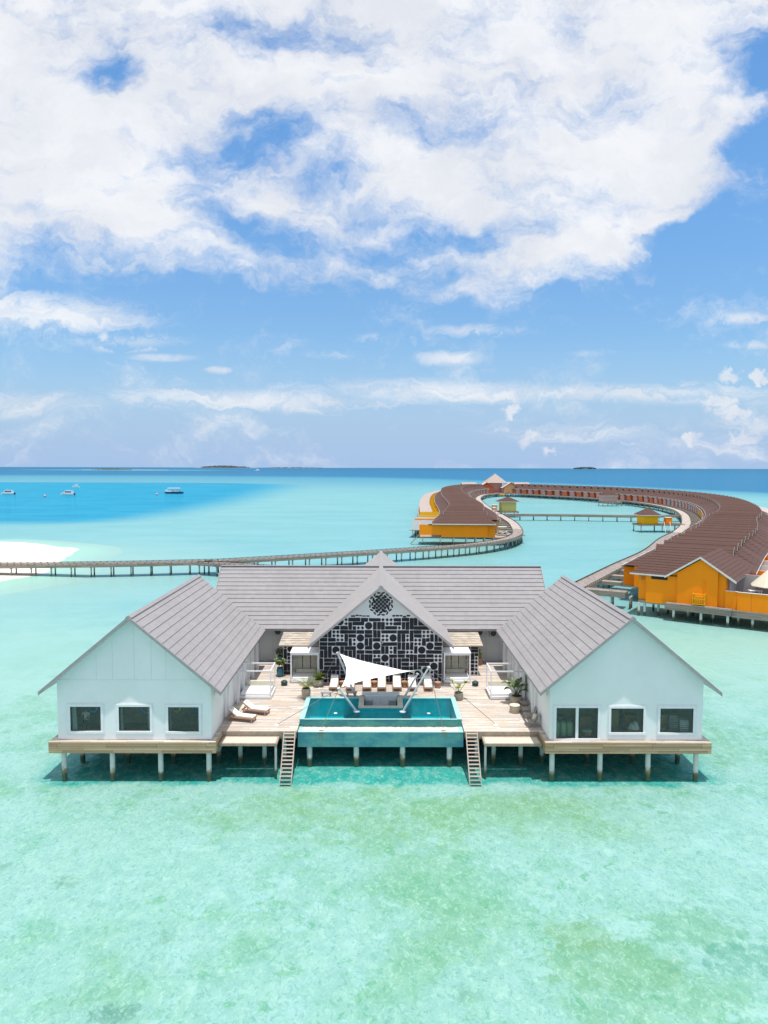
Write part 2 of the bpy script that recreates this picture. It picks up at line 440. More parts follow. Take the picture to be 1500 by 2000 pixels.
# ------------------------------------------------------------------ sky
def build_sky():
    w = bpy.data.worlds.new('World'); scene.world = w; w.use_nodes = True
    w.cycles.sampling_method = 'MANUAL'; w.cycles.sample_map_resolution = 256
    t = NT(w.node_tree); t.n.clear()
    out = t.new('ShaderNodeOutputWorld'); bg = t.new('ShaderNodeBackground')
    t.l.new(bg.outputs[0], out.inputs[0]); bg.inputs['Strength'].default_value = .1
    sky = t.new('ShaderNodeTexSky', sky_type='NISHITA')
    sky.sun_disc = False
    sky.sun_elevation = math.asin(SUN.z); sky.sun_rotation = math.atan2(SUN.x, SUN.y)
    sky.altitude = 10; sky.air_density = 1.0; sky.dust_density = .6; sky.ozone_density = 2.0
    d = t.new('ShaderNodeTexCoord').outputs['Generated']
    s = t.xyz(d)
    ay = t.m('MAXIMUM', t.m('ABSOLUTE', s[1]), .12)
    u = t.m('DIVIDE', s[0], ay); v = t.m('DIVIDE', t.m('MAXIMUM', s[2], 0.0), ay)
    uv = t.cxyz(u, v)
    # warp
    wn = t.noise(uv, 5.0, 5, .6, out='Color')
    wv = t.vm('SCALE', t.vm('SUBTRACT', wn, (.5, .5, .5))); wv.node.inputs['Scale'].default_value = .17
    pw = t.vm('ADD', uv, wv); q = t.xyz(pw)
    wn2 = t.noise(uv, 22.0, 4, .65, out='Color')
    wv2 = t.vm('SCALE', t.vm('SUBTRACT', wn2, (.5, .5, .5))); wv2.node.inputs['Scale'].default_value = .045
    pf = t.vm('ADD', pw, wv2)
    # base of the big bank as a function of bearing
    un = t.step(q[0], -.7, .7, 0, 1, smooth=False)
    bpts = [(-.7, .25), (-.53, .262), (-.33, .265), (-.16, .255), (-.02, .262), (.06, .262), (.16, .235), (.28, .24), (.35, .27), (.39, .31), (.42, .36),
            (.45, .42), (.48, .47), (.55, .56), (.62, .62), (.7, .66)]
    b = t.curve(un, [((x + .7) / 1.4, y) for x, y in bpts])
    cov = t.step(t.m('SUBTRACT', q[1], b), -.035, .06, -.55, .55, smooth=False)
    def blob(cx, cy, rx, ry, amp, src=None):
        dd = t.vm('DIVIDE', t.vm('SUBTRACT', src or pw, (cx, cy, 0)), (rx, ry, 1))
        dist = t.vm('LENGTH', dd, out='Value')
        return t.step(dist, 0.0, 1.0, amp, 0.0)
    holes = [(-.375, .535, .07, .045, -1.25), (-.235, .425, .11, .05, -.78), (-.14, .455, .10, .05, -.85), (-.235, .345, .08, .05, -.85), (-.09, .39, .12, .035, -.75),
             (.07, .465, .12, .035, -.75), (-.11, .60, .13, .05, -.7), (.10, .325, .12, .03, -.85), (-.17, .315, .10, .035, -.95), (.0, .30, .10, .03, -.6),
             (.50, .54, .10, .09, -1.1), (.32, .51, .08, .05, -.5), (.42, .30, .09, .06, -.8), (.30, .375, .10, .03, -.45), (-.02, .345, .13, .03, -.55)]
    for h in holes: cov = t.m('ADD', cov, blob(h[0], h[1], h[2] * 1.25, h[3] * 1.2, h[4] * .92))
    adds = [(.5, .48, .09, .035, .9), (.455, .395, .05, .05, .9), (.41, .355, .06, .025, .8), (.12, .24, .06, .03, .9)]
    for h in adds: cov = t.m('ADD', cov, blob(*h))
    uvs = t.vm('MULTIPLY', pf, (1.0, 1.9, 1.0))
    f1 = t.noise(uvs, 4.0, 8, .58); f2 = t.noise(uvs, 13.0, 7, .62)
    f3 = t.noise(t.vm('MULTIPLY', pf, (1.0, 2.4, 1.0)), 34.0, 5, .6)
    fb = t.m('ADD', t.m('MULTIPLY', t.m('SUBTRACT', f1, .5), 2.3), t.m('MULTIPLY', t.m('SUBTRACT', f2, .5), 1.7))
    fb = t.m('ADD', fb, t.m('MULTIPLY', t.m('SUBTRACT', f3, .5), .55))
    big = t.step(t.m('ADD', cov, fb), -.60, .70)
    # thin, streaky high cloud lower down
    sv = t.vm('MULTIPLY', pf, (1.4, 17.0, 1.0))
    st = t.noise(sv, 1.5, 7, .62)
    wis = None
    for h in [(-.50, .205, .30, .050, .95), (-.36, .172, .16, .022, .8), (.14, .187, .13, .018, .62), (.10, .150, .085, .020, .75), (.02, .176, .10, .016, .35), (-.225, .133, .030, .009, .75), (-.06, .155, .09, .012, .3),
              (-.18, .092, .36, .030, .85), (.05, .105, .44, .030, .75), (.36, .104, .28, .026, .85), (-.5, .085, .25, .035, .5), (.50, .205, .07, .02, .8), (.29, .158, .07, .012, .6),
              (-.30, .150, .08, .01, .5), (.52, .17, .08, .012, .5), (.28, .05, .22, .035, .5), (.50, .04, .14, .05, .6), (.0, .03, .4, .03, .05)]:
        bl = blob(*h, src=uv); wis = bl if wis is None else t.m('MAXIMUM', wis, bl)
    wn_ = t.m('ADD', wis, t.m('MULTIPLY', t.m('SUBTRACT', st, .55), 3.2))
    wis = t.m('MULTIPLY', t.step(wn_, -.1, .95), t.step(wis, .02, .3))
    wis = t.m('MULTIPLY', wis, .92)
    # small heaped clouds near the horizon
    wn3 = t.noise(uv, 45.0, 4, .6, out='Color')
    wv3 = t.vm('SCALE', t.vm('SUBTRACT', wn3, (.5, .5, .5))); wv3.node.inputs['Scale'].default_value = .05
    pc = t.vm('ADD', uv, wv3)
    cum = None
    for h in [(.484, .128, .022, .018, 1.0), (.525, .125, .020, .014, 1.0), (.18, .076, .028, .016, .75), (.208, .042, .030, .022, .7), (.235, .024, .02, .012, .5), (.43, .042, .030, .017, .75),
              (.505, .04, .045, .018, .8), (.49, .075, .05, .016, .7), (.47, .09, .05, .02, .7), (.17, .05, .02, .012, .4), (.52, .06, .04, .02, .6), (.35, .03, .05, .012, .35)]:
        bl = blob(*h, src=pc); cum = bl if cum is None else t.m('MAXIMUM', cum, bl)
    cum = t.step(t.m('ADD', cum, t.m('MULTIPLY', t.m('SUBTRACT', t.noise(pc, 60, 4, .65), .5), .7)), .12, .62)
    mask = t.m('MAXIMUM', t.m('MAXIMUM', big, wis), t.m('MULTIPLY', cum, .68))
    # clear-sky colour: the Nishita sky, paler towards the horizon
    blue = t.mix(1.0, sky.outputs[0], t.mix(t.step(v, 0.0, .5), SKY_LO, SKY_HI), 'MULTIPLY')
    hz = t.step(v, .0, .19, .94, 0.0)
    blue = t.mix(hz, blue, (3.9, 5.55, 8.3))
    # soft grey modelling of the cloud
    sh = t.noise(t.vm('MULTIPLY', pf, (1.0, 1.8, 1.0)), 5.0, 6, .58)
    thick = t.step(t.m('ADD', cov, fb), .3, 1.5)
    cc = t.mix(t.step(sh, .34, .66), (7.9, 8.15, 8.75), (9.5, 9.6, 9.85))
    cc = t.mix(t.m('MULTIPLY', thick, .25), cc, (7.6, 7.9, 8.5))
    cc = t.mix(t.m('MULTIPLY', cum, .7), cc, t.mix(t.step(t.noise(pc, 30, 4, .6), .35, .65), (7.0, 7.3, 8.3), (9.4, 9.3, 9.3)))
    col = t.mix(t.m('MULTIPLY', mask, .97), blue, cc)
    t.put(bg.inputs['Color'], col)
SKY_LO = (1.02, 1.22, 1.36); SKY_HI = (1.08, 1.62, 1.92)
build_sky()

# ------------------------------------------------------------------ sea bed, water, sandbank
REEF = [(9.3, 28.2, 3.6, 2.2, .62, (.235, .31, .15)), (13.0, 30.6, 4.2, 2.0, .55, (.20, .31, .17)), (8.8, 30.2, 2.6, 1.3, .6, (.25, .30, .14)),
        (11.0, 30.7, 1.5, 1.0, .85, (.50, .49, .48)), (15.2, 28.6, 2.2, 1.3, .6, (.16, .28, .22)), (-3.0, 24.3, 1.6, 1.0, .65, (.16, .25, .16)),
        (-9.8, 25.6, 1.0, .7, .7, (.14, .22, .17)), (4.2, 33.5, 5.0, 2.2, .4, (.20, .33, .19)), (7.5, 42.3, 6.5, 1.9, .5, (.26, .31, .14))]
def build_sea():
    mt, t, bs = newmat('sea_bed_sand_and_reef')
    p = coords(t, True); s = t.xyz(p)
    x, y = s[0], s[1]
    # ripples bend the view of the bed a little
    wob = t.vm('SCALE', t.vm('SUBTRACT', t.noise(p, 2.3, 2, .5, out='Color'), (.5, .5, .5))); wob.node.inputs['Scale'].default_value = .5
    pp = t.vm('ADD', p, wob)
    n_big = t.noise(t.vm('MULTIPLY', p, (1, .8, 1)), .055, 4, .55)
    n_mid = t.noise(pp, .28, 5, .62, .3)
    n_sm = t.noise(pp, 1.5, 4, .65)
    n_fi = t.noise(t.vm('MULTIPLY', pp, (1, .55, 1)), 5.5, 4, .65, 1.0)
    c = t.mix(t.step(n_sm, .3, .7), (.385, .415, .39), (.46, .46, .445))
    grn = t.step(t.m('ADD', t.m('MULTIPLY', n_mid, .42), t.m('ADD', t.m('MULTIPLY', n_sm, .2), t.m('MULTIPLY', n_big, .6))), .57, .70)
    c = t.mix(t.m('MULTIPLY', grn, .62), c, t.mix(t.step(n_big, .4, .6), (.17, .335, .20), (.25, .33, .17)))
    # clear pale patches of bare sand between the green ones
    n_p = t.noise(t.vm('ADD', pp, (31, 7, 0)), .42, 6, .68, .4)
    c = t.mix(t.step(t.m('ADD', n_p, t.m('MULTIPLY', t.m('SUBTRACT', n_big, .5), -.35)), .56, .63, 0, .8), c, (.49, .48, .49))
    n_g = t.noise(t.vm('ADD', pp, (-11, 53, 0)), .8, 6, .72, .5)
    c = t.mix(t.step(t.m('ADD', n_g, t.m('MULTIPLY', t.m('SUBTRACT', n_big, .5), .4)), .585, .64, 0, .65), c, (.18, .32, .18))
    # strip of weed in front of the building
    dx = t.m('SUBTRACT', x, 3.0)
    band = t.m('MULTIPLY', t.step(t.m('ABSOLUTE', t.m('SUBTRACT', y, 41.0)), 0, 9.5, 1, 0), t.step(t.m('ABSOLUTE', dx), 8, 24, 1, 0))
    wd = t.step(t.m('ADD', t.m('MULTIPLY', band, .42), t.m('ADD', t.m('MULTIPLY', n_mid, .5), t.m('MULTIPLY', n_sm, .3))), .62, .95)
    c = t.mix(t.m('MULTIPLY', wd, .75), c, (.27, .32, .15))
    # pale drift of bare sand on the sandbank side, and teal shade below the stilts painted into the bed
    pl = t.m('ADD', t.step(x, -6, -26, 0, .8), t.step(x, 17, 30, 0, .5))
    c = t.mix(t.m('MULTIPLY', t.m('MULTIPLY', pl, t.step(t.m('ADD', n_mid, t.m('MULTIPLY', n_big, .5)), .9, .55)), t.step(y, 26, 38)), c, (.50, .47, .45))
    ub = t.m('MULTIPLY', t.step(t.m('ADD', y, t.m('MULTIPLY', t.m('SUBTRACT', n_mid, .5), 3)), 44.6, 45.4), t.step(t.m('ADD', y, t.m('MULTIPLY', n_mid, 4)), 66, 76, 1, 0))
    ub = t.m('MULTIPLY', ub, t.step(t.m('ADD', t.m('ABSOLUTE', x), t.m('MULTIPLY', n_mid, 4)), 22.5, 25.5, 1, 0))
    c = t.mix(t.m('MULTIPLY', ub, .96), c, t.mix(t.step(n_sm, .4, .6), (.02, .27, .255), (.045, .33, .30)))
    # scattered coral heads close by
    vd = t.voro(t.vm('ADD', p, wob), .22, 'F1'); vc = t.voro(t.vm('ADD', p, wob), .22, 'F1', 'Color')
    pick = t.m('GREATER_THAN', t.xyz(vc)[0], .60)
    head = t.m('MULTIPLY', t.m('MULTIPLY', t.step(t.m('ADD', vd, t.m('MULTIPLY', n_sm, .28)), .22, .34, 1, 0), pick), t.step(y, 33, 41, 1, 0))
    c = t.mix(t.m('MULTIPLY', head, .62), c, (.17, .24, .16))
    # a few larger reef flats and one bare sand hollow among them
    for cx_, cy_, rx_, ry_, am, cl in REEF:
        sd = t.vm('LENGTH', t.vm('DIVIDE', t.vm('SUBTRACT', p, (cx_, cy_, 0)), (rx_, ry_, 1e9)), out='Value')
        sd = t.m('ADD', sd, t.m('ADD', t.m('MULTIPLY', t.m('SUBTRACT', n_g, .5), 2.4), t.m('MULTIPLY', t.m('SUBTRACT', n_sm, .5), 1.2)))
        c = t.mix(t.step(sd, .55, .95, am, 0), c, cl)
    # light net of caustics and ripple flecks
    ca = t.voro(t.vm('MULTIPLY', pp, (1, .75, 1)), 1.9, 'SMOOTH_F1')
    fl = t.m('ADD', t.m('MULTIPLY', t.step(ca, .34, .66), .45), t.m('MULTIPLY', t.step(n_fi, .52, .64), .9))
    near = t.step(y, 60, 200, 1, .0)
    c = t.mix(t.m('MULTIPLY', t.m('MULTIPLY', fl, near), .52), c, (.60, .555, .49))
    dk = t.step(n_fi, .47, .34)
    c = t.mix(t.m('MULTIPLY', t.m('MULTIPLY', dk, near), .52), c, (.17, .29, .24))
    # open lagoon behind the building
    stn = t.noise(t.vm('MULTIPLY', p, (.02, .06, 0)), 1.0, 5, .6)
    stf = t.noise(t.vm('MULTIPLY', p, (.10, .45, 0)), 1.0, 4, .65)
    lag = t.mix(t.step(t.m('ADD', t.m('MULTIPLY', stn, .6), t.m('MULTIPLY', stf, .4)), .35, .65), (.325, .395, .435), (.42, .45, .475))
    c = t.mix(t.step(t.m('ADD', y, t.m('MULTIPLY', n_big, 40)), 70, 135, 0, .95), c, lag)
    # paler apron around the sandbank
    dd = t.vm('LENGTH', t.vm('DIVIDE', t.vm('SUBTRACT', p, (-85, 140, 0)), (75, 75, 1e9)), out='Value')
    c = t.mix(t.step(t.m('ADD', dd, t.m('MULTIPLY', n_big, .3)), .35, 1.15, .9, 0), c, (.58, .49, .45))
    # pale shoals beside the pavilions
    for cx_, cy_, rx_, ry_, am in ((40, 76, 30, 24, .75), (-40, 74, 26, 34, .6)):
        sd = t.vm('LENGTH', t.vm('DIVIDE', t.vm('SUBTRACT', p, (cx_, cy_, 0)), (rx_, ry_, 1e9)), out='Value')
        c = t.mix(t.step(t.m('ADD', sd, t.m('MULTIPLY', t.m('SUBTRACT', n_mid, .5), .9)), .25, 1.05, am, 0), c, (.56, .505, .46))
    # slow deepening with distance
    c = t.mix(t.step(y, 400, 1000, 0, .85), c, (.26, .325, .40))
    # deep blue basin on one side
    yn = t.step(t.m('ADD', y, t.m('MULTIPLY', t.m('SUBTRACT', stn, .5), 30)), 200, 1000, 0, 1, smooth=False)
    dp = [(230, 560), (243, 129), (257, 104), (290, 94), (357, 87), (466, 85), (623, 92), (758, 98), (850, 122), (905, 190), (935, 420), (960, 600)]
    xb = t.m('MULTIPLY', t.curve(yn, [((a - 200) / 800, b / 600) for a, b in dp]), -600)
    df = t.m('SUBTRACT', x, xb)
    soft = t.step(y, 250, 900, 22, 50, smooth=False)
    dm = t.m('MULTIPLY', t.step(t.m('DIVIDE', df, soft), -1.0, .8, 1, 0), t.step(y, 236, 275, 0, 1))
    dm = t.m('MULTIPLY', dm, t.step(y, 905, 940, 1, 0))
    basin = t.mix(t.step(stn, .42, .6), (.035, .285, .46), (.03, .24, .41))
    rf = t.noise(t.vm('MULTIPLY', p, (.018, .035, 0)), 1.0, 5, .6)
    basin = t.mix(t.step(rf, .62, .70, 0, .55), basin, (.05, .16, .30))
    c = t.mix(dm, c, basin)
    # open ocean beyond the reef
    xn = t.step(x, -1000, 500, 0, 1, smooth=False)
    op = [(-1000, 1520), (-500, 1540), (-250, 1440), (-45, 1360), (80, 1200), (190, 960), (240, 840), (278, 720), (310, 590), (360, 480), (500, 400)]
    yo = t.m('MULTIPLY', t.curve(xn, [((a + 1000) / 1500, b / 1600) for a, b in op]), 1600)
    of = t.m('DIVIDE', t.m('SUBTRACT', y, yo), yo)
    oc = t.mix(t.step(y, 1500, 6000), (.06, .155, .31), (.06, .14, .27))
    rim = t.mix(t.step(of, -.55, -.05), c, t.mix(.75, c, (.13, .27, .40)))
    c = t.mix(t.step(of, -.12, .22), rim, oc)
    # turquoise shelves around far islands
    sh = t.vm('LENGTH', t.vm('DIVIDE', t.vm('SUBTRACT', p, (-1480, 4200, 0)), (760, 420, 1e9)), out='Value')
    c = t.mix(t.step(sh, .5, 1.0, .85, 0), c, (.30, .50, .55))
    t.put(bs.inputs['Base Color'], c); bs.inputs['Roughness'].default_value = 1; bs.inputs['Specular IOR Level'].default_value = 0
    mb = MB()
    B = 20000
    xs = [-B, -3000, -400, -60, 60, 400, 3000, B]; ys = [-400, 0, 60, 140, 400, 1500, 5000, B]
    def sheet(z):
        m = MB()
        vs = [(a, b, z) for b in ys for a in xs]; n = len(xs)
        return m.mesh(vs, [(j * n + i, j * n + i + 1, (j + 1) * n + i + 1, (j + 1) * n + i) for j in range(len(ys) - 1) for i in range(n - 1)])
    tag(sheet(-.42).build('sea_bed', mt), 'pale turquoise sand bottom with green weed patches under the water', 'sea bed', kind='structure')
    wm = mat_water('clear_sea_water', (.72, .975, .955), .22, 2.4, .55, (.5, .85, 1.0))
    tag(sheet(0).build('water', wm), 'clear turquoise lagoon water with small ripples', 'water', kind='structure')
    # sandbank
    nx, ny = 60, 50
    vs = []
    for j in range(ny + 1):
        for i in range(nx + 1):
            X = -175 + 135 * i / nx; Y = 82 + 122 * j / ny
            ang = math.atan2(Y - 143, X + 105)
            rr = math.hypot((X + 105) / 46, (Y - 141) / 50) * (1 + .06 * math.sin(3 * ang + 1) + .03 * math.sin(7 * ang))
            z = -.7 + 1.5 * max(0, min(1, (1.25 - rr) / .75)) ** 1.0
            z += .05 * math.sin(X * .31 + math.sin(Y * .2) * 2) * (1 if z > 0 else .3)
            vs.append((X, Y, min(z, .78 + .04 * math.sin(X * .4 + Y * .3))))
    mb = MB().mesh(vs, [(j * (nx + 1) + i, j * (nx + 1) + i + 1, (j + 1) * (nx + 1) + i + 1, (j + 1) * (nx + 1) + i) for j in range(ny) for i in range(nx)])
    smt, st_, sb = newmat('sandbank_sand')
    sp = coords(st_, True); sz = st_.xyz(sp)[2]; sn = st_.noise(sp, .3, 4, .6); sf = st_.noise(sp, 5, 3, .6)
    sc_ = st_.mix(st_.step(st_.m('ADD', st_.m('MULTIPLY', sn, .5), st_.m('MULTIPLY', sf, .5)), .35, .65), (.70, .64, .56), (.80, .745, .67))
    sc_ = st_.mix(st_.step(st_.m('ADD', sz, st_.m('MULTIPLY', sn, .12)), .02, .16, .8, 0), sc_, (.60, .54, .46))
    sc_ = st_.mix(st_.step(sz, -.42, -.02, 1, 0), sc_, (.58, .49, .45))
    st_.put(sb.inputs['Base Color'], sc_); sb.inputs['Roughness'].default_value = 1; sb.inputs['Specular IOR Level'].default_value = .1
    tag(mb.build('beach', smt, smooth=True), 'white sandbank that rises beside the long jetty', 'beach', kind='structure')
build_sea()

# ------------------------------------------------------------------ wing houses
SL = (10.45 - 5.6) / 5.8          # roof pitch
def pile(parent, x, y, z0=-.5, z1=1.7, r=.165, m='pile', n=12):
    return MB().cyl((x, y, z0), (x, y, z1), r, r, n).build('pile', m, parent, smooth=False)

def window(parent, x0, x1, z0, z1, y, curtains=(), door=False):
    fw_ = .17
    w = MB()
    w.box(x0 - fw_, x1 + fw_, y - .06, y + .10, z1, z1 + fw_); w.box(x0 - fw_, x1 + fw_, y - .08, y + .10, z0 - fw_, z0)
    w.box(x0 - fw_, x0, y - .055, y + .10, z0, z1); w.box(x1, x1 + fw_, y - .055, y + .10, z0, z1)
    w.box(x0 - fw_ - .07, x1 + fw_ + .07, y - .022, y + .0, z0 - fw_ - .07, z0 - fw_); w.box(x0 - fw_ - .07, x1 + fw_ + .07, y - .022, y + .0, z1 + fw_, z1 + fw_ + .07)
    w.box(x0 - fw_ - .07, x0 - fw_, y - .022, y, z0 - fw_, z1 + fw_); w.box(x1 + fw_, x1 + fw_ + .07, y - .022, y, z0 - fw_, z1 + fw_)
    if door:
        xm = (x0 + x1) / 2; w.box(xm - .09, xm + .09, y - .04, y + .09, z0, z1)
    f = w.build('sliding_door' if door else 'window', 'trim', parent, bev=.008)
    MB().box(x0, x1, y + .04, y + .052, z0, z1).build('pane', 'glass', f)
    for cx0, cx1, bx0, bx1 in curtains:
        vs = []; n = 24
        for i in range(n + 1):
            k = i / n
            for a, b, z in ((bx0, bx1, z0 - .1), (cx0, cx1, z1 + .1)):
                vs.append((a + (b - a) * k, y + .28 + .045 * math.sin(k * 19), z))
        MB().mesh(vs, [(2 * i, 2 * i + 2, 2 * i + 3, 2 * i + 1) for i in range(n)]).build('curtain', 'curtain', f, smooth=True)
    return f

def gable_roof(parent, cx, hw, zr, ze, y0, y1, n, mroof='roof'):
    r = MB()
    for sg in (-1, 1):
        r.slope((cx + sg * hw, y0, ze), (cx + sg * hw, y1, ze), (cx, y0, zr), (cx, y1, zr), n, .046)
        th = .16
        r.poly([(cx + sg * hw, y0, ze - th), (cx + sg * hw, y1, ze - th), (cx, y1, zr - th), (cx, y0, zr - th)], 2)
        r.poly([(cx + sg * hw, y0, ze - th), (cx + sg * hw, y1, ze - th), (cx + sg * hw, y1, ze), (cx + sg * hw, y0, ze)], 3)
        for yy in (y0, y1):
            r.poly([(cx + sg * hw, yy, ze - th), (cx, yy, zr - th), (cx, yy, zr), (cx + sg * hw, yy, ze)], 3)
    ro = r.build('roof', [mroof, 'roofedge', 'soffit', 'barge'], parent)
    MB().prismy([(cx - .2, zr - .10), (cx, zr + .075), (cx + .2, zr - .10), (cx + .2, zr - .02), (cx, zr + .13), (cx - .2, zr - .02)], y0 - .02, y1 + .02).build('ridge_cap', mroof, ro)
    for sg in (-1, 1):
        b = MB()
        x = cx + sg * hw
        b.prismy([(x + sg * .03, ze - .20), (cx, zr - .14), (cx, zr + .07), (x + sg * .03, ze + .05)], y0 - .06, y0 - .003)
        b.build('bargeboard', 'barge', ro)
    return ro

def wing(sx):
    left = sx < 0
    name = 'white_pavilion'
    lab = ('white gabled pavilion with three square windows and seamed upper gable' if left
           else 'white gabled pavilion with a sliding glass door beside two windows')
    t = thing(name, lab, 'house', (sx * 16, 54, 0))
    t.location = (0, 0, 0)
    xi, xo, cx = sx * 11.0, sx * 20.95, sx * 16.02
    xa, xb = min(xi, xo), max(xi, xo)
    if left: op = [(-20.12, -18.15, 2.86, 4.47), (-16.98, -14.97, 2.86, 4.47), (-13.78, -11.80, 2.84, 4.45)]
    else: op = [(11.42, 14.12, 2.40, 4.43), (14.98, 17.08, 2.80, 4.40), (18.18, 20.33, 2.80, 4.40)]
    y0, y1 = 45.65, 45.79
    zt = lambda x: 10.45 - abs(x - cx) * SL - .17
    w = MB()
    ztop = 4.9
    xs = [xa] + [v for o in op for v in (o[0], o[1])] + [xb]
    for i in range(0, len(xs), 2): w.box(xs[i], xs[i + 1], y0, y1, DZ + .02, ztop)
    for o in op:
        w.box(o[0], o[1], y0, y1, DZ + .02, o[2]); w.box(o[0], o[1], y0, y1, o[3], ztop)
    w.prismy([(xa, ztop), (xb, ztop), (xb, zt(xb)), (cx, zt(cx)), (xa, zt(xa))], y0, y1)
    w.prismy([(xa, DZ + .02), (xb, DZ + .02), (xb, zt(xb)), (cx, zt(cx)), (xa, zt(xa))], 62.2, 62.34)
    # long outer wall and long inner wall
    w.box(xo - sx * .14, xo, y1, 62.2, DZ + .02, zt(xo)); w.box(xi, xi + sx * .14, y1, 62.2, DZ + .02, zt(xi))
    w.build('wall', 'wall', t)
    inn = MB()
    inn.box(xa + .15, xb - .15, y1 + .01, 62.1, DZ + .03, DZ + .06, 0)
    inn.box(xa + .15, xb - .15, 48.4, 48.5, DZ + .06, 3.55, 1); inn.box(xa + .15, xb - .15, 48.4, 48.5, 3.55, 5.6, 2)
    inn.box(xa + .15, xb - .15, y1 + .01, 48.5, 5.6, 5.7, 2)
    inn.build('interior', ['floorin', 'dark', 'greywall'], t)
    if left:
        sm = MB(); yy = 45.65
        sm.box(xa + .02, xb - .02, yy - .012, yy, 6.22, 6.25)
        for x in (-18.4, -17.35, -15.95, -14.85, -13.9):
            sm.box(x, x + .03, yy - .012, yy, 6.25, zt(x) - .4)
        sm.build('panel_seam', 'seam', t)
    for k, o in enumerate(op):
        cur = ()
        if left:
            a, b, z0, z1 = o
            cur = ([(a, a + .22, a, a + .34), (b - .10, b, b - .05, b)], [(a, a + .12, a, a + .2), (b - .26, b, b - .2, b)], [(a, a + .07, a, a + .12), (b - .13, b, b - .13, b)])[k]
        window(t, o[0], o[1], o[2], o[3], y0, cur, door=(not left and k == 0))
    gable_roof(t, cx, 5.8, 10.45, 5.6, 45.0, 62.6, 14)
    # verandah columns along the inner eave
    for yy in (49.6, 52.9, 55.0, 57.1, 59.2, 61.4):
        x = sx * 10.72
        MB().box(x - .09, x + .09, yy - .09, yy + .09, DZ + .004, 5.85).build('column', 'trim', t)
    # boarded recess lines in the long wall
    for yy in (51.2, 53.9, 56.0, 58.2, 60.3):
        MB().box(xi - sx * .05, xi - sx * .003, yy, yy + .12, DZ + .004, 6.0).build('pilaster', 'trim', t)
    # timber floor with planked edge
    ax0, ax1 = sx * 10.66, sx * 21.36
    MB().box(ax0, ax1, 45.25, 62.9, DZ - .14, DZ).build('floor_deck', 'deck', t)
    f = MB(); A, B = min(ax0, ax1), max(ax0, ax1)
    for k in range(5):
        z = 1.56 + k * .146; j = .012 * (k % 2)
        f.box(A - .03, B + .03, 45.20 - j * .4, 45.245, z, z + .128)
        f.box(A - .045, A - .002, 45.25, 62.9, z, z + .128); f.box(B + .002, B + .045, 45.25, 62.9, z, z + .128)
    f.build('fascia', 'fascia', t)
    MB().box(A + .02, B - .02, 45.3, 62.8, 1.75, DZ - .145).build('floor_joists', 'timber', t)
    for ry in (45.55, 48.4, 51.5, 54.6, 57.7, 60.8):
        for k in range(4):
            x = sx * (20.55 - k * 3.13)
            pile(t, x, ry, z1=1.74)
    MB().box(sx * 11.02 - .0, sx * 10.94, 46.4, 46.56, 5.0, 5.3).build('wall_lamp', 'acbody', t)
    return t
wing(-1); wing(1)

# ------------------------------------------------------------------ things seen through the wing windows
def torus(mb, c, r, tr, ax='y', n=24, k=8, sx=1.0, sz=1.0):
    vs = []
    for i in range(n):
        a = 2 * math.pi * i / n
        for j in range(k):
            b = 2 * math.pi * j / k; q = r + tr * math.cos(b)
            vs.append((c[0] + sx * q * math.cos(a), c[1] + tr * math.sin(b), c[2] + sz * q * math.sin(a)))
    fs = [(i * k + j, ((i + 1) % n) * k + j, ((i + 1) % n) * k + (j + 1) % k, i * k + (j + 1) % k) for i in range(n) for j in range(k)]
    return mb.mesh(vs, fs)
for x, z, mt, lab in ((-18.95, 4.18, 'ringblue', 'blue swim ring hanging above the person in the end window'), (-15.5, 4.1, 'ringblue', 'large blue swim ring hanging in the middle window'),
                      (-13.5, 4.18, 'ringyel', 'yellow swim ring hanging in the window beside the deck'), (-12.1, 4.15, 'ringblue', 'blue swim ring hanging in the window beside the deck')):
    tag(torus(MB(), (0, 0, 0), .27, .07, sz=1.25).build('swim_ring', mt, smooth=True, loc=(x, 46.5, z)), lab, 'swim ring', 'swim rings hanging in the pavilion')

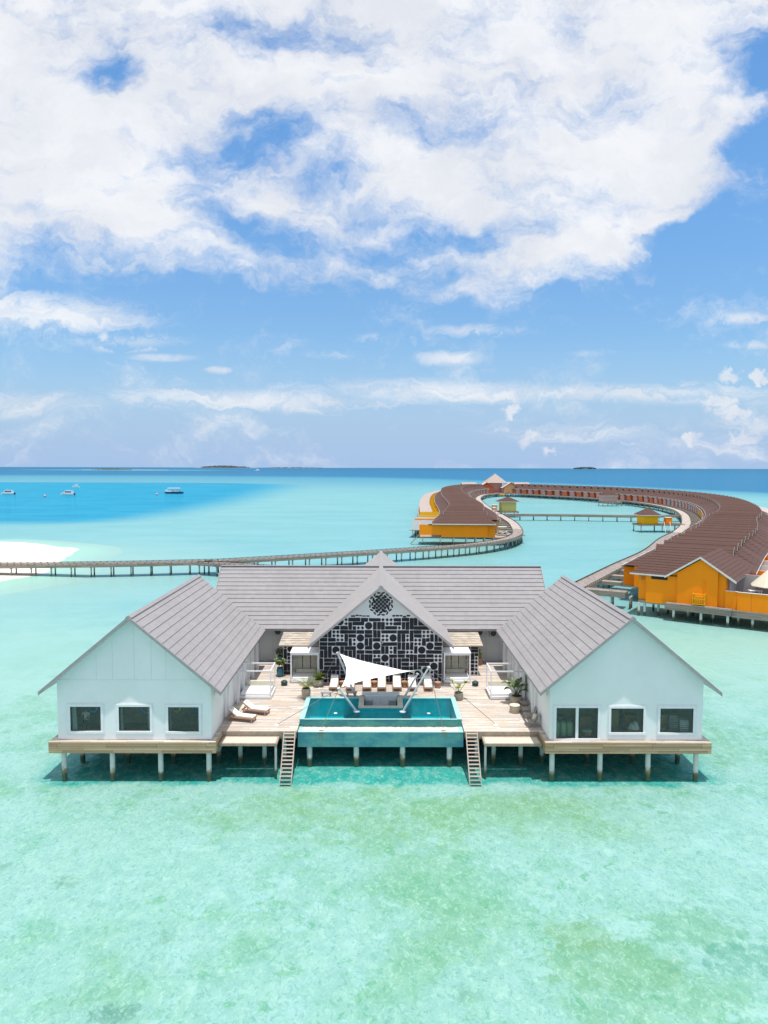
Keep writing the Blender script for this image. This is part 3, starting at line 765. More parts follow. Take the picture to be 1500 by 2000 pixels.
def store_things():
    z = DZ + .06
    for x, lab in ((11.62, 'pale green upright roll nearest the frame behind the sliding door'), (12.07, 'pale green upright roll between two others behind the sliding door'), (12.5, 'pale green upright roll beside the middle bar of the sliding door')):
        t = thing('rolled_mat', lab, 'rolled mat', (x, 46.35, z), group='rolled mats behind the sliding door')
        MB().lathe([(.18, 0), (.205, .03), (.205, .86), (.19, .9)], n=18).build('roll', 'mint', t, smooth=True)
        MB().lathe([(.10, .9), (.10, .93), (.04, .945)], n=14).build('core', 'whitecloth', t)
    t = thing('basket', 'round woven basket with pale lid behind the sliding door', 'basket', (13.6, 46.3, z))
    MB().lathe([(.26, 0), (.33, .1), (.35, .3), (.33, .36)], n=20).build('body', 'terra', t, smooth=True)
    MB().lathe([(.36, .36), (.36, .42), (.30, .46), (.05, .48)], n=20).build('lid', 'mint', t, smooth=True)
    t = thing('tray', 'pale oval tray lying above the green rolls', 'tray', (11.9, 46.6, z + 1.18))
    MB().lathe([(.30, 0), (.36, .04), (.34, .06), (.28, .03)], n=20).build('dish', 'greyfab', t, smooth=True)
    MB().lathe([(.05, -1.16), (.05, 0)], n=10).build('stand', 'greyfab', t)
    for x, y, w, h, lab in ((13.7, 47.2, .45, .95, 'brown carton behind the woven basket'), (15.4, 47.0, .42, 1.5, 'tall brown carton in the middle window of the door pavilion'), (16.7, 47.3, .40, 1.05, 'low brown carton in the middle window of the door pavilion'), (18.75, 47.0, .3, 1.2, 'narrow brown carton in the end window of the door pavilion')):
        t = thing('carton', lab, 'box', (x, y, z), .2)
        MB().box(-w, w, -.3, .3, 0, h).build('body', 'carton', t, bev=.015)
        MB().box(-w - .015, w + .015, -.315, .315, h, h + .08).build('lid', 'carton', t)
    vs = []; n = 14
    for j in range(n + 1):
        for i in range(n + 1):
            a, b = i / n * 2 - 1, j / n * 2 - 1
            h = max(0, 1 - a * a - b * b) ** .6 * (.36 + .13 * math.sin(a * 7 + b * 3) + .09 * math.sin(b * 11 - a * 4))
            vs.append((a * .42, b * .25, h))
    tag(MB().mesh(vs, [(j * (n + 1) + i, j * (n + 1) + i + 1, (j + 1) * (n + 1) + i + 1, (j + 1) * (n + 1) + i) for j in range(n) for i in range(n)]).build('crumpled_cloth', 'whitecloth', smooth=True, loc=(16.7, 46.15, z + .52)),
        'crumpled white cloth on the sill of the middle window', 'cloth')
    MBs = MB().box(16.2, 17.05, 45.95, 46.4, z, z + .515)
    tag(MBs.build('storage_chest', 'carton', bev=.02), 'brown chest under the crumpled white cloth', 'chest')
    tag(MB().lathe([(.03, 0), (.12, .01), (.2, .09), (.18, .1), (.02, .04)], n=18).build('bowl', 'whitecloth', smooth=True, loc=(18.55, 46.15, z + .48)), 'small white bowl on a shelf in the end window', 'bowl')
    tag(MB().box(18.3, 18.8, 46.0, 46.35, z, z + .475).build('low_shelf', 'carton', bev=.015), 'low brown shelf under the small white bowl', 'shelf')
    for k, (x, nst) in enumerate(((19.35, 11), (20.0, 9))):
        lab = 'taller stack of white trays in the end window' if k == 0 else 'shorter stack of white trays in the end window'
        t = thing('tray_stack', lab, 'stack of trays', (x, 46.6 - .2 * k, z))
        m = MB()
        for i in range(nst): m.box(-.28, .28, -.25, .25, i * .125, i * .125 + .075)
        m.build('trays', 'whitecloth' if k else 'greyfab', t)
        MB().box(-.03, .03, .19, .27, 0, nst * .125 + .1).build('upright', 'greyfab', t)
store_things()

def person():
    x0, y0, z0 = -19.48, 46.55, DZ + .06
    me = bpy.data.meshes.new('person'); V = []; E = []; Rr = []
    def add(p, r, par=None):
        V.append(p); Rr.append(r)
        if par is not None: E.append((par, len(V) - 1))
        return len(V) - 1
    pel = add((0, 0, .95), .135)
    wa = add((0, 0, 1.10), .125, pel); ch = add((0, .01, 1.30), .15, wa); sh = add((0, 0, 1.43), .10, ch)
    nk = add((0, -.01, 1.51), .055, sh); hd = add((0, -.02, 1.60), .085, nk); ht = add((0, -.01, 1.72), .088, hd)
    nose = add((0, -.118, 1.63), .016, hd)
    for s in (-1, 1):
        hp = add((s * .10, 0, .90), .095, pel); kn = add((s * .105, -.02, .50), .06, hp); an = add((s * .11, .02, .09), .042, kn); add((s * .12, -.15, .035), .038, an)
        so_ = add((s * .19, 0, 1.40), .058, sh)
        if s < 0: el = add((-.30, -.05, 1.16), .042, so_); wr = add((-.36, -.27, 1.27), .032, el); dv = Vector((-.02, -.09, .03))
        else: el = add((.26, -.03, 1.14), .042, so_); wr = add((.12, -.22, 1.10), .032, el); dv = Vector((-.08, -.05, .0))
        pa = add(tuple(Vector(V[wr]) + dv * .6), .034, wr)
        dn = dv.normalized(); sd = dn.cross(Vector((0, 0, 1))).normalized()
        for k, ln in enumerate((.055, .075, .082, .074)):
            base = Vector(V[pa]) + dn * .03 + sd * ((k - 1.5) * .021)
            b1 = add(tuple(base), .010, pa); b2 = add(tuple(base + dn * ln * .55 + Vector((0, 0, -.008))), .009, b1); add(tuple(base + dn * ln + Vector((0, 0, -.03))), .007, b2)
        th = add(tuple(Vector(V[pa]) + sd * .045 * s + dn * .005), .011, pa); add(tuple(Vector(V[th]) + dn * .045 + sd * .02 * s), .009, th)
    me.from_pydata(V, E, [])
    o = bpy.data.objects.new('person', me); COL.objects.link(o)
    me.materials.append(M['skin']); me.materials.append(M['shirt']); me.materials.append(M['shorts'])
    mod = o.modifiers.new('skin', 'SKIN'); me.skin_vertices.new() if not me.skin_vertices else None
    for i, r in enumerate(Rr):
        sv = me.skin_vertices[0].data[i]; sv.radius = (r, r); sv.use_root = (i == 0)
    ss = o.modifiers.new('sub', 'SUBSURF'); ss.levels = 1; ss.render_levels = 2
    dg = bpy.context.evaluated_depsgraph_get(); dg.update()
    em = bpy.data.meshes.new_from_object(o.evaluated_get(dg))
    o.modifiers.clear(); old = o.data; o.data = em; bpy.data.meshes.remove(old)
    em.materials.clear()
    em.materials.append(M['skin'])
    for p in em.polygons: p.use_smooth = True; p.material_index = 0
    o.location = (x0, y0, z0)
    tag(o, 'person in a white shirt and dark shorts standing behind the end window', 'person')
    # clothes as slightly larger shells cut from the body
    def shell(name, mat, test, off):
        m2 = bpy.data.meshes.new(name); bm = bmesh.new(); bm.from_mesh(em)
        bmesh.ops.delete(bm, geom=[f for f in bm.faces if not test(f.calc_center_median())], context='FACES')
        seen = set(); best = []
        for v0 in bm.verts:
            if v0 in seen: continue
            isl = []; st = [v0]; seen.add(v0)
            while st:
                v = st.pop(); isl.append(v)
                for e in v.link_edges:
                    o2 = e.other_vert(v)
                    if o2 not in seen: seen.add(o2); st.append(o2)
            if len(isl) > len(best): best = isl
        kp = set(best); bmesh.ops.delete(bm, geom=[v for v in bm.verts if v not in kp], context='VERTS')
        bm.normal_update()
        for v in bm.verts: v.co += v.normal * off
        bm.to_mesh(m2); bm.free(); m2.materials.clear(); m2.materials.append(M[mat])
        for p in m2.polygons: p.use_smooth = True
        c = bpy.data.objects.new(name, m2); COL.objects.link(c); c.parent = o
    shell('shirt', 'shirt', lambda c: .93 < c.z < 1.47 and abs(c.x) < .25 and c.y > -.17, .016)
    shell('shorts', 'shorts', lambda c: .55 < c.z <= .97 and abs(c.x) < .25, .018)
    shell('hair', 'hair', lambda c: c.z > 1.66 or (c.z > 1.58 and c.y > .02), .014)
person()

# ------------------------------------------------------------------ main hall with the patterned gable
def mural_shapes(mb, x0, x1, z0, z1, y, cell, seed, top=None, m=1):
    """white and black pattern of bars, discs and diamonds on a grid; only where the cell lies under the roof line"""
    rg = random.Random(seed)
    nx, nz = int(round((x1 - x0) / cell)), int(round((z1 - z0) / cell))
    used = [[False] * nz for _ in range(nx)]
    def ok(X, Z): return top is None or Z < top(X) - .04
    def put(pts):
        if top is not None and not all(ok(a, b) for a, b in pts):
            for sg in (-1, 1):                     # cut the shape along both roof slopes
                g0 = top(0) - .04; k = top(0) - top(1)
                val = lambda q: g0 - k * sg * q[0] - q[1]
                outp = []
                for i in range(len(pts)):
                    p, q = pts[i], pts[(i + 1) % len(pts)]; vp, vq = val(p), val(q)
                    if vp >= 0: outp.append(p)
                    if vp * vq < 0:
                        f = vp / (vp - vq); outp.append((p[0] + (q[0] - p[0]) * f, p[1] + (q[1] - p[1]) * f))
                pts = outp
                if len(pts) < 3: return
        mb.prismy(pts, y - .008, y - .001, m)
    def rect(a, b, c, d, g=.018):
        jt = lambda: rg.uniform(-.016, .016)
        a, b, c, d = a + g + jt(), b - g + jt(), c + g + jt(), d - g + jt()
        e = .03
        j = [rg.uniform(-.014, .014) for _ in range(8)]
        put([(a + e, c + j[0]), (b - e, c + j[1]), (b + j[2], c + e), (b + j[3], d - e), (b - e, d + j[4]), (a + e, d + j[5]), (a + j[6], d - e), (a + j[7], c + e)])
    def dia(cx, cz, r): put([(cx - r, cz), (cx, cz - r), (cx + r, cz), (cx, cz + r)])
    def disc(cx, cz, r): put([(cx + r * math.cos(i * math.pi / 10), cz + r * math.sin(i * math.pi / 10)) for i in range(20)])
    blocks = []
    def take(i, j, a, b):
        if i < 0 or j < 0 or i + a > nx or j + b > nz or any(used[i + p][j + q] for p in range(a) for q in range(b)): return False
        for p in range(a):
            for q in range(b): used[i + p][j + q] = True
        blocks.append((i, j, a, b)); return True
    for _ in range(nx * nz // 3): take(rg.randrange(nx), rg.randrange(nz), 2, 2)
    for _ in range(nx * nz // 4):
        a, b = rg.choice(((3, 1), (1, 3), (4, 1), (2, 1), (1, 2)))
        take(rg.randrange(nx), rg.randrange(nz), a, b)
    for j in range(nz):
        for i in range(nx):
            if used[i][j]: continue
            for a, b in rg.sample(((2, 1), (1, 2), (3, 1), (1, 3)), 4) + [(1, 1)]:
                if take(i, j, a, b): break
    for i, j, a, b in blocks:
        if True:
            X, Z, W, H = x0 + i * cell, z0 + j * cell, a * cell, b * cell
            if (a, b) == (2, 2):
                k = rg.random()
                if k < .13:
                    for p in (.26, .74):
                        for q in (.26, .74): dia(X + W * p, Z + H * q, cell * .46)
                elif k < .34: disc(X + W / 2, Z + H / 2, cell * .91)
                elif k < .68:
                    for q in (0, .5): rect(X, X + W, Z + H * q, Z + H * (q + .5))
                else:
                    for q in (0, .5): rect(X + W * q, X + W * (q + .5), Z, Z + H)
            elif (a, b) in ((2, 1), (1, 2)) and rg.random() < .22:
                for p in (.25, .75):
                    dia(X + (W * p if a == 2 else W / 2), Z + (H * p if b == 2 else H / 2), cell * .44)
            elif (a, b) == (1, 1) and rg.random() < .5: dia(X + W / 2, Z + H / 2, cell * .46)
            elif (a, b) == (3, 2):
                for q in (0, .5): rect(X, X + W, Z + H * q, Z + H * (q + .5))
            elif (a, b) == (2, 3):
                for q in (0, .5): rect(X + W * q, X + W * (q + .5), Z, Z + H)
            else: rect(X, X + W, Z, Z + H)
    return mb

def hall():
    t = thing('main_hall', 'long grey roofed hall whose front gable wears a black and white mural', 'house')
    # rear range
    zt = lambda y: 10.45 - abs(y - 68.65) * .866 - .17
    w = MB()
    for x in (-14.6, 14.46): 
        vs = [(x, 64.8, DZ), (x, 73.0, DZ), (x, 73.0, zt(73.0)), (x, 68.65, zt(68.65)), (x, 64.8, zt(64.8))]
        vs2 = [(a + .14, b, c) for a, b, c in vs]; n = 5
        w.mesh(vs + vs2, [tuple(range(5)), tuple(range(9, 4, -1))] + [(i, (i + 1) % 5, 5 + (i + 1) % 5, 5 + i) for i in range(5)])
    w.box(-14.46, 14.46, 64.8, 64.94, DZ, zt(64.8)); w.box(-14.46, 14.46, 72.86, 73.0, DZ, zt(73.0))
    w.build('wall', 'wallseam', t)
    r = MB(); X = 15.37; th = .16
    for sg in (-1, 1):
        ye = 68.65 + sg * 5.6
        r.slope((-X, ye, 5.6), (X, ye, 5.6), (-X, 68.65, 10.45), (X, 68.65, 10.45), 15, .046)
        r.poly([(-X, ye, 5.6 - th), (X, ye, 5.6 - th), (X, 68.65, 10.45 - th), (-X, 68.65, 10.45 - th)], 2)
        r.poly([(-X, ye, 5.6 - th), (X, ye, 5.6 - th), (X, ye, 5.6), (-X, ye, 5.6)], 3)
        for xx in (-X, X): r.poly([(xx, ye, 5.6 - th), (xx, 68.65, 10.45 - th), (xx, 68.65, 10.45), (xx, ye, 5.6)], 3)
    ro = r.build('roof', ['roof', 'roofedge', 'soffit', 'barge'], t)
    c = MB(); c.beam((-X - .02, 68.65, 10.49), (X + .02, 68.65, 10.49), .34, .08); c.build('ridge_cap', 'roof', ro)
    for xx, sg in ((-X, -1), (X, 1)):
        b = MB()
        for sy in (-1, 1): b.beam((xx + sg * .03, 68.65 + sy * 5.62, 5.53), (xx + sg * .03, 68.65, 10.42), .05, .22)
        b.build('bargeboard', 'barge', ro)
    # cross gable
    sl = 4.85 / 5.83
    zg = lambda x: 10.50 - abs(x) * sl - .17
    g = MB()
    g.prismy([(-5.07, DZ), (5.07, DZ), (5.07, zg(5.07)), (0, zg(0)), (-5.07, zg(5.07))], 58.1, 58.24)
    g.box(-5.07, -4.93, 58.24, 64.8, DZ, zg(5.07)); g.box(4.93, 5.07, 58.24, 64.8, DZ, zg(5.07))
    g.build('gable_wall', 'mwhite', t); g = MB()
    g.prismy([(-5.07, DZ), (5.07, DZ), (5.07, zg(5.07)), (0, zg(0)), (-5.07, zg(5.07))], 79.0, 79.14)
    g.box(-5.07, -4.93, 73.0, 79.0, DZ, zg(5.07)); g.box(4.93, 5.07, 73.0, 79.0, DZ, zg(5.07))
    g.build('rear_gable_wall', 'mwhite', t)
    gr = gable_roof(t, 0, 5.83, 10.50, 5.65, 56.6, 80.5, 14, 'roofside')
    gr.name = 'gable_roof'
    # mural
    mu = MB()
    mural_shapes(mu, -5.04, 5.04, DZ + .03, 7.75, 58.1, .336, 5, top=lambda x: zg(x) - .12, m=0)
    # thin uneven fringe of half bars along the top edge of the pattern
    rg = random.Random(3)
    for sg in (-1, 1):
        x = .95
        while x < 2.3:
            wd = rg.uniform(.18, .34); z = 7.72 + rg.uniform(-.02, .1); h = rg.uniform(.09, .15)
            mu.prismy([(sg * x, z), (sg * (x + wd), z), (sg * (x + wd + .03), z + h / 2), (sg * (x + wd), z + h), (sg * x, z + h), (sg * (x - .03), z + h / 2)], 58.092, 58.099, 0)
            x += wd + .07
    # round emblem: a tilted chequer of diamonds inside a ring of leaf shapes
    cz = 8.83
    for i in range(-2, 3):
        for j in range(-2, 3):
            a, b = i * .235, j * .235
            x, z = (a - b) * .7071, (a + b) * .7071
            if math.hypot(x, z) < .56:
                k = .108
                pts = [(x + (p - q) * .7071 * k, cz + z + (p + q) * .7071 * k) for p, q in ((-1, -1), (1, -1), (1, 1), (-1, 1))]
                mu.prismy(pts, 58.092, 58.099, 0)
    for ring, (rr, n, la, lb, ph) in enumerate(((.70, 12, .175, .098, 0), (.92, 16, .165, .075, .2))):
        for i in range(n):
            a = 2 * math.pi * i / n + ph; tw = .55 if i % 2 else -.25
            ca, sa = math.cos(a) * rr, math.sin(a) * rr
            pts = []
            for q in range(12):
                b = 2 * math.pi * q / 12
                ex, ez = la * math.cos(b), lb * math.sin(b)
                an = a + math.pi / 2 + tw
                pts.append((ca + ex * math.cos(an) - ez * math.sin(an), cz + sa + ex * math.sin(an) + ez * math.cos(an)))
            mu.prismy(pts, 58.092 - .001 * ring, 58.099, 0)
    mu.build('mural', 'mblack', t)
    tagl = MB().box(-.04, .16, 58.0, 58.085, 5.55, 5.75).build('wall_sensor', 'counter', t)
    MB().box(.01, .11, 57.985, 57.999, 5.60, 5.70).build('lens', 'acdark', tagl)
    # low side rooms with shake roofs, same pattern
    for sg in (-1, 1):
        a, b = sg * 5.08, sg * 8.32
        A, B = min(a, b), max(a, b)
        s = MB().box(A, B, 60.2, 64.79, DZ, 4.9)
        so_ = s.build('side_room', 'mwhite', t)
        m2 = MB(); mural_shapes(m2, A + .02, B - .02, DZ + .03, 4.8, 60.2, .32, 20 + sg, m=0)
        m2.build('mural_panel', 'mblack', so_)
        rf = MB()
        a, b = sg * 4.95, sg * 8.65
        A, B = min(a, b), max(a, b)
        rf.slope((A, 59.75, 4.93), (B, 59.75, 4.93), (A, 64.78, 5.55), (B, 64.78, 5.55), 9, .035)
        rf.poly([(A, 59.75, 4.86), (B, 59.75, 4.86), (B, 64.78, 5.48), (A, 64.78, 5.48)], 2)
        rf.poly([(A, 59.75, 4.86), (B, 59.75, 4.86), (B, 59.75, 4.94), (A, 59.75, 4.94)], 2)
        rf.build('side_roof', ['shake', 'timber', 'timber'], so_)
    return t
hall()

def ac_units():
    proto = None
    for x, z, lab in ((-11.6, 4.6, 'air conditioner under the hall eave nearest the left pavilion'), (-9.25, 4.72, 'air conditioner between the hall eave and the blue potted plants'), (9.1, 4.68, 'air conditioner under the hall eave next to the side room'), (10.35, 4.6, 'air conditioner under the hall eave nearest the right pavilion')):
        if proto is None:
            t = thing('air_conditioner', lab, 'air conditioner', (x, 64.55, z), group='air conditioners on the hall wall')
            MB().box(-.45, .45, -.17, .17, 0, .68).build('casing', 'acbody', t, bev=.02)
            MB().cyl((-.12, -.171, .34), (-.12, -.20, .34), .27, .27, 20).build('fan_grille', 'acdark', t)
            MB().box(-.35, -.28, -.12, .24, -.06, -.003).box(.28, .35, -.12, .24, -.06, -.003).build('bracket', 'greyp', t)
            proto = t
        else: dup(proto, (x, 64.55, z), 0, lab)
ac_units()

# ------------------------------------------------------------------ central deck, nets, stairs
def deck():
    t = thing('timber_deck', 'bleached timber deck around the pool between the pavilions', 'deck')
    d = MB()
    for sg in (-1, 1): d.box(sg * 5.64, sg * 10.64, 47.18, 53.47, DZ - .12, DZ)
    d.box(-10.64, 10.64, 53.47, 74.5, DZ - .12, DZ)
    for sg in (-1, 1): d.box(sg * 10.641, sg * 15.2, 62.96, 74.5, DZ - .121, DZ - .001)
    d.build('boards', 'deck', t)
    f = MB()
    for sg in (-1, 1):
        f.box(sg * 5.66, sg * 10.62, 47.14, 47.178, DZ - .42, DZ - .005)
    f.build('edge_beam', 'timber', t)
    j = MB()
    for sg in (-1, 1): j.box(sg * 5.7, sg * 10.6, 47.2, 53.4, 1.75, DZ - .125)
    j.box(-10.6, 10.6, 53.5, 74.4, 1.75, DZ - .125)
    j.build('joists', 'timber', t)
    for x in (-9.6, -7.95, -6.6, 6.6, 7.75, 9.6):
        for y in (48.0, 51.2, 54.4, 57.6): pile(t, x, y, z1=1.74, r=.15)
    for x in (-4, 0, 4):
        for y in (57.6, 61, 66, 71): pile(t, x, y, z1=1.74, r=.15)
deck()

def nets():
    for sg in (-1, 1):
        t = thing('net_platform', 'low netted lounging platform beside the %s' % ('stairs by the three window pavilion' if sg < 0 else 'stairs by the sliding door pavilion'), 'platform', group='netted platforms over the water')
        a, b = sorted((sg * 10.55, sg * 6.78)); y0, y1, z = 45.78, 47.08, 1.98
        m = MB().box(a + .12, b - .12, y0 + .12, y1 - .1, z - .04, z - .015)
        m.build('net', 'net', t)
        f = MB().box(a, b, y0, y0 + .13, z - .18, z).box(a, b, y1 - .11, y1, z - .18, z).box(a, a + .13, y0 + .13, y1 - .11, z - .18, z).box(b - .13, b, y0 + .13, y1 - .11, z - .18, z)
        f.build('frame', 'timber', t, bev=.01)
        xe = sg * 6.86
        MB().box(xe - .07, xe + .07, y0 + .02, y0 + .15, -.5, z - .185).build('post', 'pilegrey', t)
        xe = sg * 10.35
        MB().beam((xe, y0 + .2, z - .2), (xe + sg * .55, y0 + .2, 1.3), .09, .09).build('brace', 'timber', t)
nets()

def stairs():
    for sg in (-1, 1):
        t = thing('stairs', 'steep wooden stairs down into the water on the %s of the pool' % ('left' if sg < 0 else 'right'), 'stairs', group='stairs into the lagoon')
        a, b = sorted((sg * 6.50, sg * 5.70))
        P = lambda k, dz=0: (47.10 + (44.75 - 47.10) * k, 2.24 + (-.45 - 2.24) * k + dz)
        for x in (a + .03, b - .03):
            y0, z0 = P(0); y1, z1 = P(1)
            MB().beam((x, y0, z0), (x, y1, z1), .06, .17).build('stringer', 'stairwood', t)
        for i in range(14):
            k = (i + .4) / 14; y, z = P(k)
            MB().box(a + .062, b - .062, y - .11, y + .06, z - .0, z + .035).build('tread', 'stairwood', t)
stairs()

# ------------------------------------------------------------------ pool, bar, sail
def pool():
    t = thing('swimming_pool', 'raised infinity pool with teal mosaic walls above the lagoon', 'pool')
    X = 5.62; ya, yb = 48.65, 53.45; zb, zt = 1.03, 2.57
    s = MB()
    s.box(-X, X, ya, ya + .14, zb, zt - .012, 0)                      # thin overflow wall
    s.box(-X, -X + .30, ya + .14, yb, zb, zt - .03, 0); s.box(X - .30, X, ya + .14, yb, zb, zt - .03, 0)
    s.box(-X + .30, X - .30, yb - .26, yb, zb, zt - .03, 0)
    s.build('shell', 'tileup', t)
    rm = MB()
    rm.box(-X - .01, -X + .33, ya + .0, yb + .01, zt - .028, zt + .03); rm.box(X - .33, X + .01, ya + .0, yb + .01, zt - .028, zt + .03)
    rm.box(-X + .332, X - .332, yb - .29, yb + .01, zt - .028, zt + .03)
    rm.box(-X + .332, X - .332, ya - .01, ya + .15, zt - .011, zt + .004)
    rm.build('rim', 'tilerim', t)
    b = MB()
    b.box(-X + .30, X - .30, ya + .14, yb - .26, zb + .02, zb + .12)
    x0, x1, y0, y1 = -X + .303, X - .303, ya + .143, yb - .263
    b.poly([(x0, y1, zb), (x1, y1, zb), (x1, y1, zt - .03), (x0, y1, zt - .03)])
    b.poly([(x0, y0, zb), (x0, y1, zb), (x0, y1, zt - .03), (x0, y0, zt - .03)]); b.poly([(x1, y0, zb), (x1, y1, zb), (x1, y1, zt - .03), (x1, y0, zt - .03)])
    b.build('basin', 'basin', t)
    wt = MB(); z = zt - .02
    bx, by = 1.56, 50.70
    for q in ((x0, -bx, y0, y1), (bx, x1, y0, y1), (-bx, bx, y0, by)):
        wt.poly([(q[0], q[2], z), (q[1], q[2], z), (q[1], q[3], z), (q[0], q[3], z)])
    wt.build('pool_water', POOLW, t)
    for x in (-3.2, 3.4):
        MB().cyl((x, 49.9, 2.556), (x, 49.9, 2.575), .13, .13, 16).build('pool_light', 'trim', t)
    # lower overflow trough with gravel
    l = MB(); y2, y3, zl = 47.6, 48.648, 2.07
    l.box(-X, X, y2, y2 + .14, zb, zl - .03, 0); l.box(-X, -X + .2, y2 + .14, y3, zb, zl - .03, 0); l.box(X - .2, X, y2 + .14, y3, zb, zl - .03, 0)
    l.box(-X + .2, X - .2, y2 + .14, y3, zb, zb + .3, 0)
    l.build('trough', 'tile', t)
    MB().box(-X - .01, X + .01, y2 - .01, y2 + .16, zl - .028, zl).box(-X - .01, -X + .22, y2 + .162, y3 - .012, zl - .028, zl).box(X - .22, X + .01, y2 + .162, y3 - .012, zl - .028, zl).build('trough_rim', 'tilerim', t)
    g = MB(); rg = random.Random(4); n = 70
    vs = []
    for i in range(n + 1):
        xx = -X + .21 + (2 * X - .42) * i / n
        for k, yy in enumerate((y2 + .15, y2 + .4, y2 + .7, y3 - .005)): vs.append((xx, yy, zl - .04 + rg.uniform(-.015, .02)))
    g.mesh(vs, [(4 * i + k, 4 * i + 4 + k, 4 * i + 5 + k, 4 * i + 1 + k) for i in range(n) for k in range(3)])
    g.build('gravel', 'gravel', t)
    # rust runs under the cable plates
    for x, ln in ((-4.05, .62), (4.3, .3)):
        r = MB(); r.box(x - .17, x + .17, y2 - .0135, y2 - .0105, zl - .07, zl - .003)
        for dx, k in ((-.12, .9), (-.02, .5), (.1, 1)): r.box(x + dx - .018, x + dx + .018, y2 - .0035, y2 - .0005, zl - .03 - ln * k, zl - .031)
        r.build('rust_stain', 'rust', t)
    for x in (-4.85, -1.66, 1.5, 4.7):
        for y in (47.85, 51.2): pile(t, x, y, z1=1.03, r=.185)
POOLW = mat_water('pool_water', (.80, .97, .98), .25, 3.0, .12)
pool()

def bar():
    t = thing('pool_bar', 'sunken swim up bar with beige counter set into the pool', 'bar')
    z = 2.75
    c = MB()
    c.box(-1.62, 1.62, 50.62, 51.02, z - .07, z); c.box(-1.62, -1.22, 51.02, 53.40, z - .07, z); c.box(1.22, 1.62, 51.02, 53.40, z - .07, z)
    c.build('counter', 'counter', t, bev=.008)
    w = MB()
    w.box(-1.55, 1.55, 50.70, 50.92, 1.16, z - .072); w.box(-1.55, -1.33, 50.92, 53.38, 1.16, z - .072); w.box(1.33, 1.55, 50.92, 53.38, 1.16, z - .072)
    w.build('wall', 'basin', t)
    MB().box(-1.33, 1.33, 50.92, 53.15, 1.6, 1.75).build('floor', 'greyp', t)
    bk = MB()
    for i in range(4): bk.box(-1.2 + i * .6 + .008, -1.2 + (i + 1) * .6 - .008, 52.98, 53.06, 1.76, z + .08)
    bk.build('cabinet_door', 'trim', t)
    MB().box(-1.42, 1.42, 53.05, 53.62, z + .085, z + .18).build('back_shelf', 'trim', t, bev=.008)
    for sx in (-1, 1):
        r = MB(); cx = sx * .92
        for k in range(3):
            zz = 1.85 + k * .3
            for (p, q) in (((cx - .25, 52.3), (cx + .25, 52.3)), ((cx + .25, 52.3), (cx + .25, 52.9)), ((cx + .25, 52.9), (cx - .25, 52.9)), ((cx - .25, 52.9), (cx - .25, 52.3)), ((cx - .25, 52.6), (cx + .25, 52.6))):
                r.beam((*p, zz), (*q, zz), .025, .025)
        for p in ((cx - .25, 52.3), (cx + .25, 52.3), (cx - .25, 52.9), (cx + .25, 52.9)): r.beam((*p, 1.75), (*p, 2.5), .03, .03)
        tag(r.build('wire_rack', 'cable'), 'dark wire rack in the sunken bar on its %s side' % ('left' if sx < 0 else 'right'), 'rack', 'wire racks in the bar')
    for k, x in enumerate((-4.2, -2.25)):
        s = thing('bar_stool', 'grey slab stool behind the pool, %s' % ('farther from the bar' if k == 0 else 'closer to the bar'), 'stool', (x, 54.3, DZ), group='grey stools behind the pool')
        MB().box(-.42, .42, -.2, .2, .36, .45).build('seat', 'greyfab', s, bev=.02)
        for q in (-.3, .3): MB().box(q - .05, q + .05, -.15, .15, 0, .36).build('leg', 'greyfab', s)
bar()

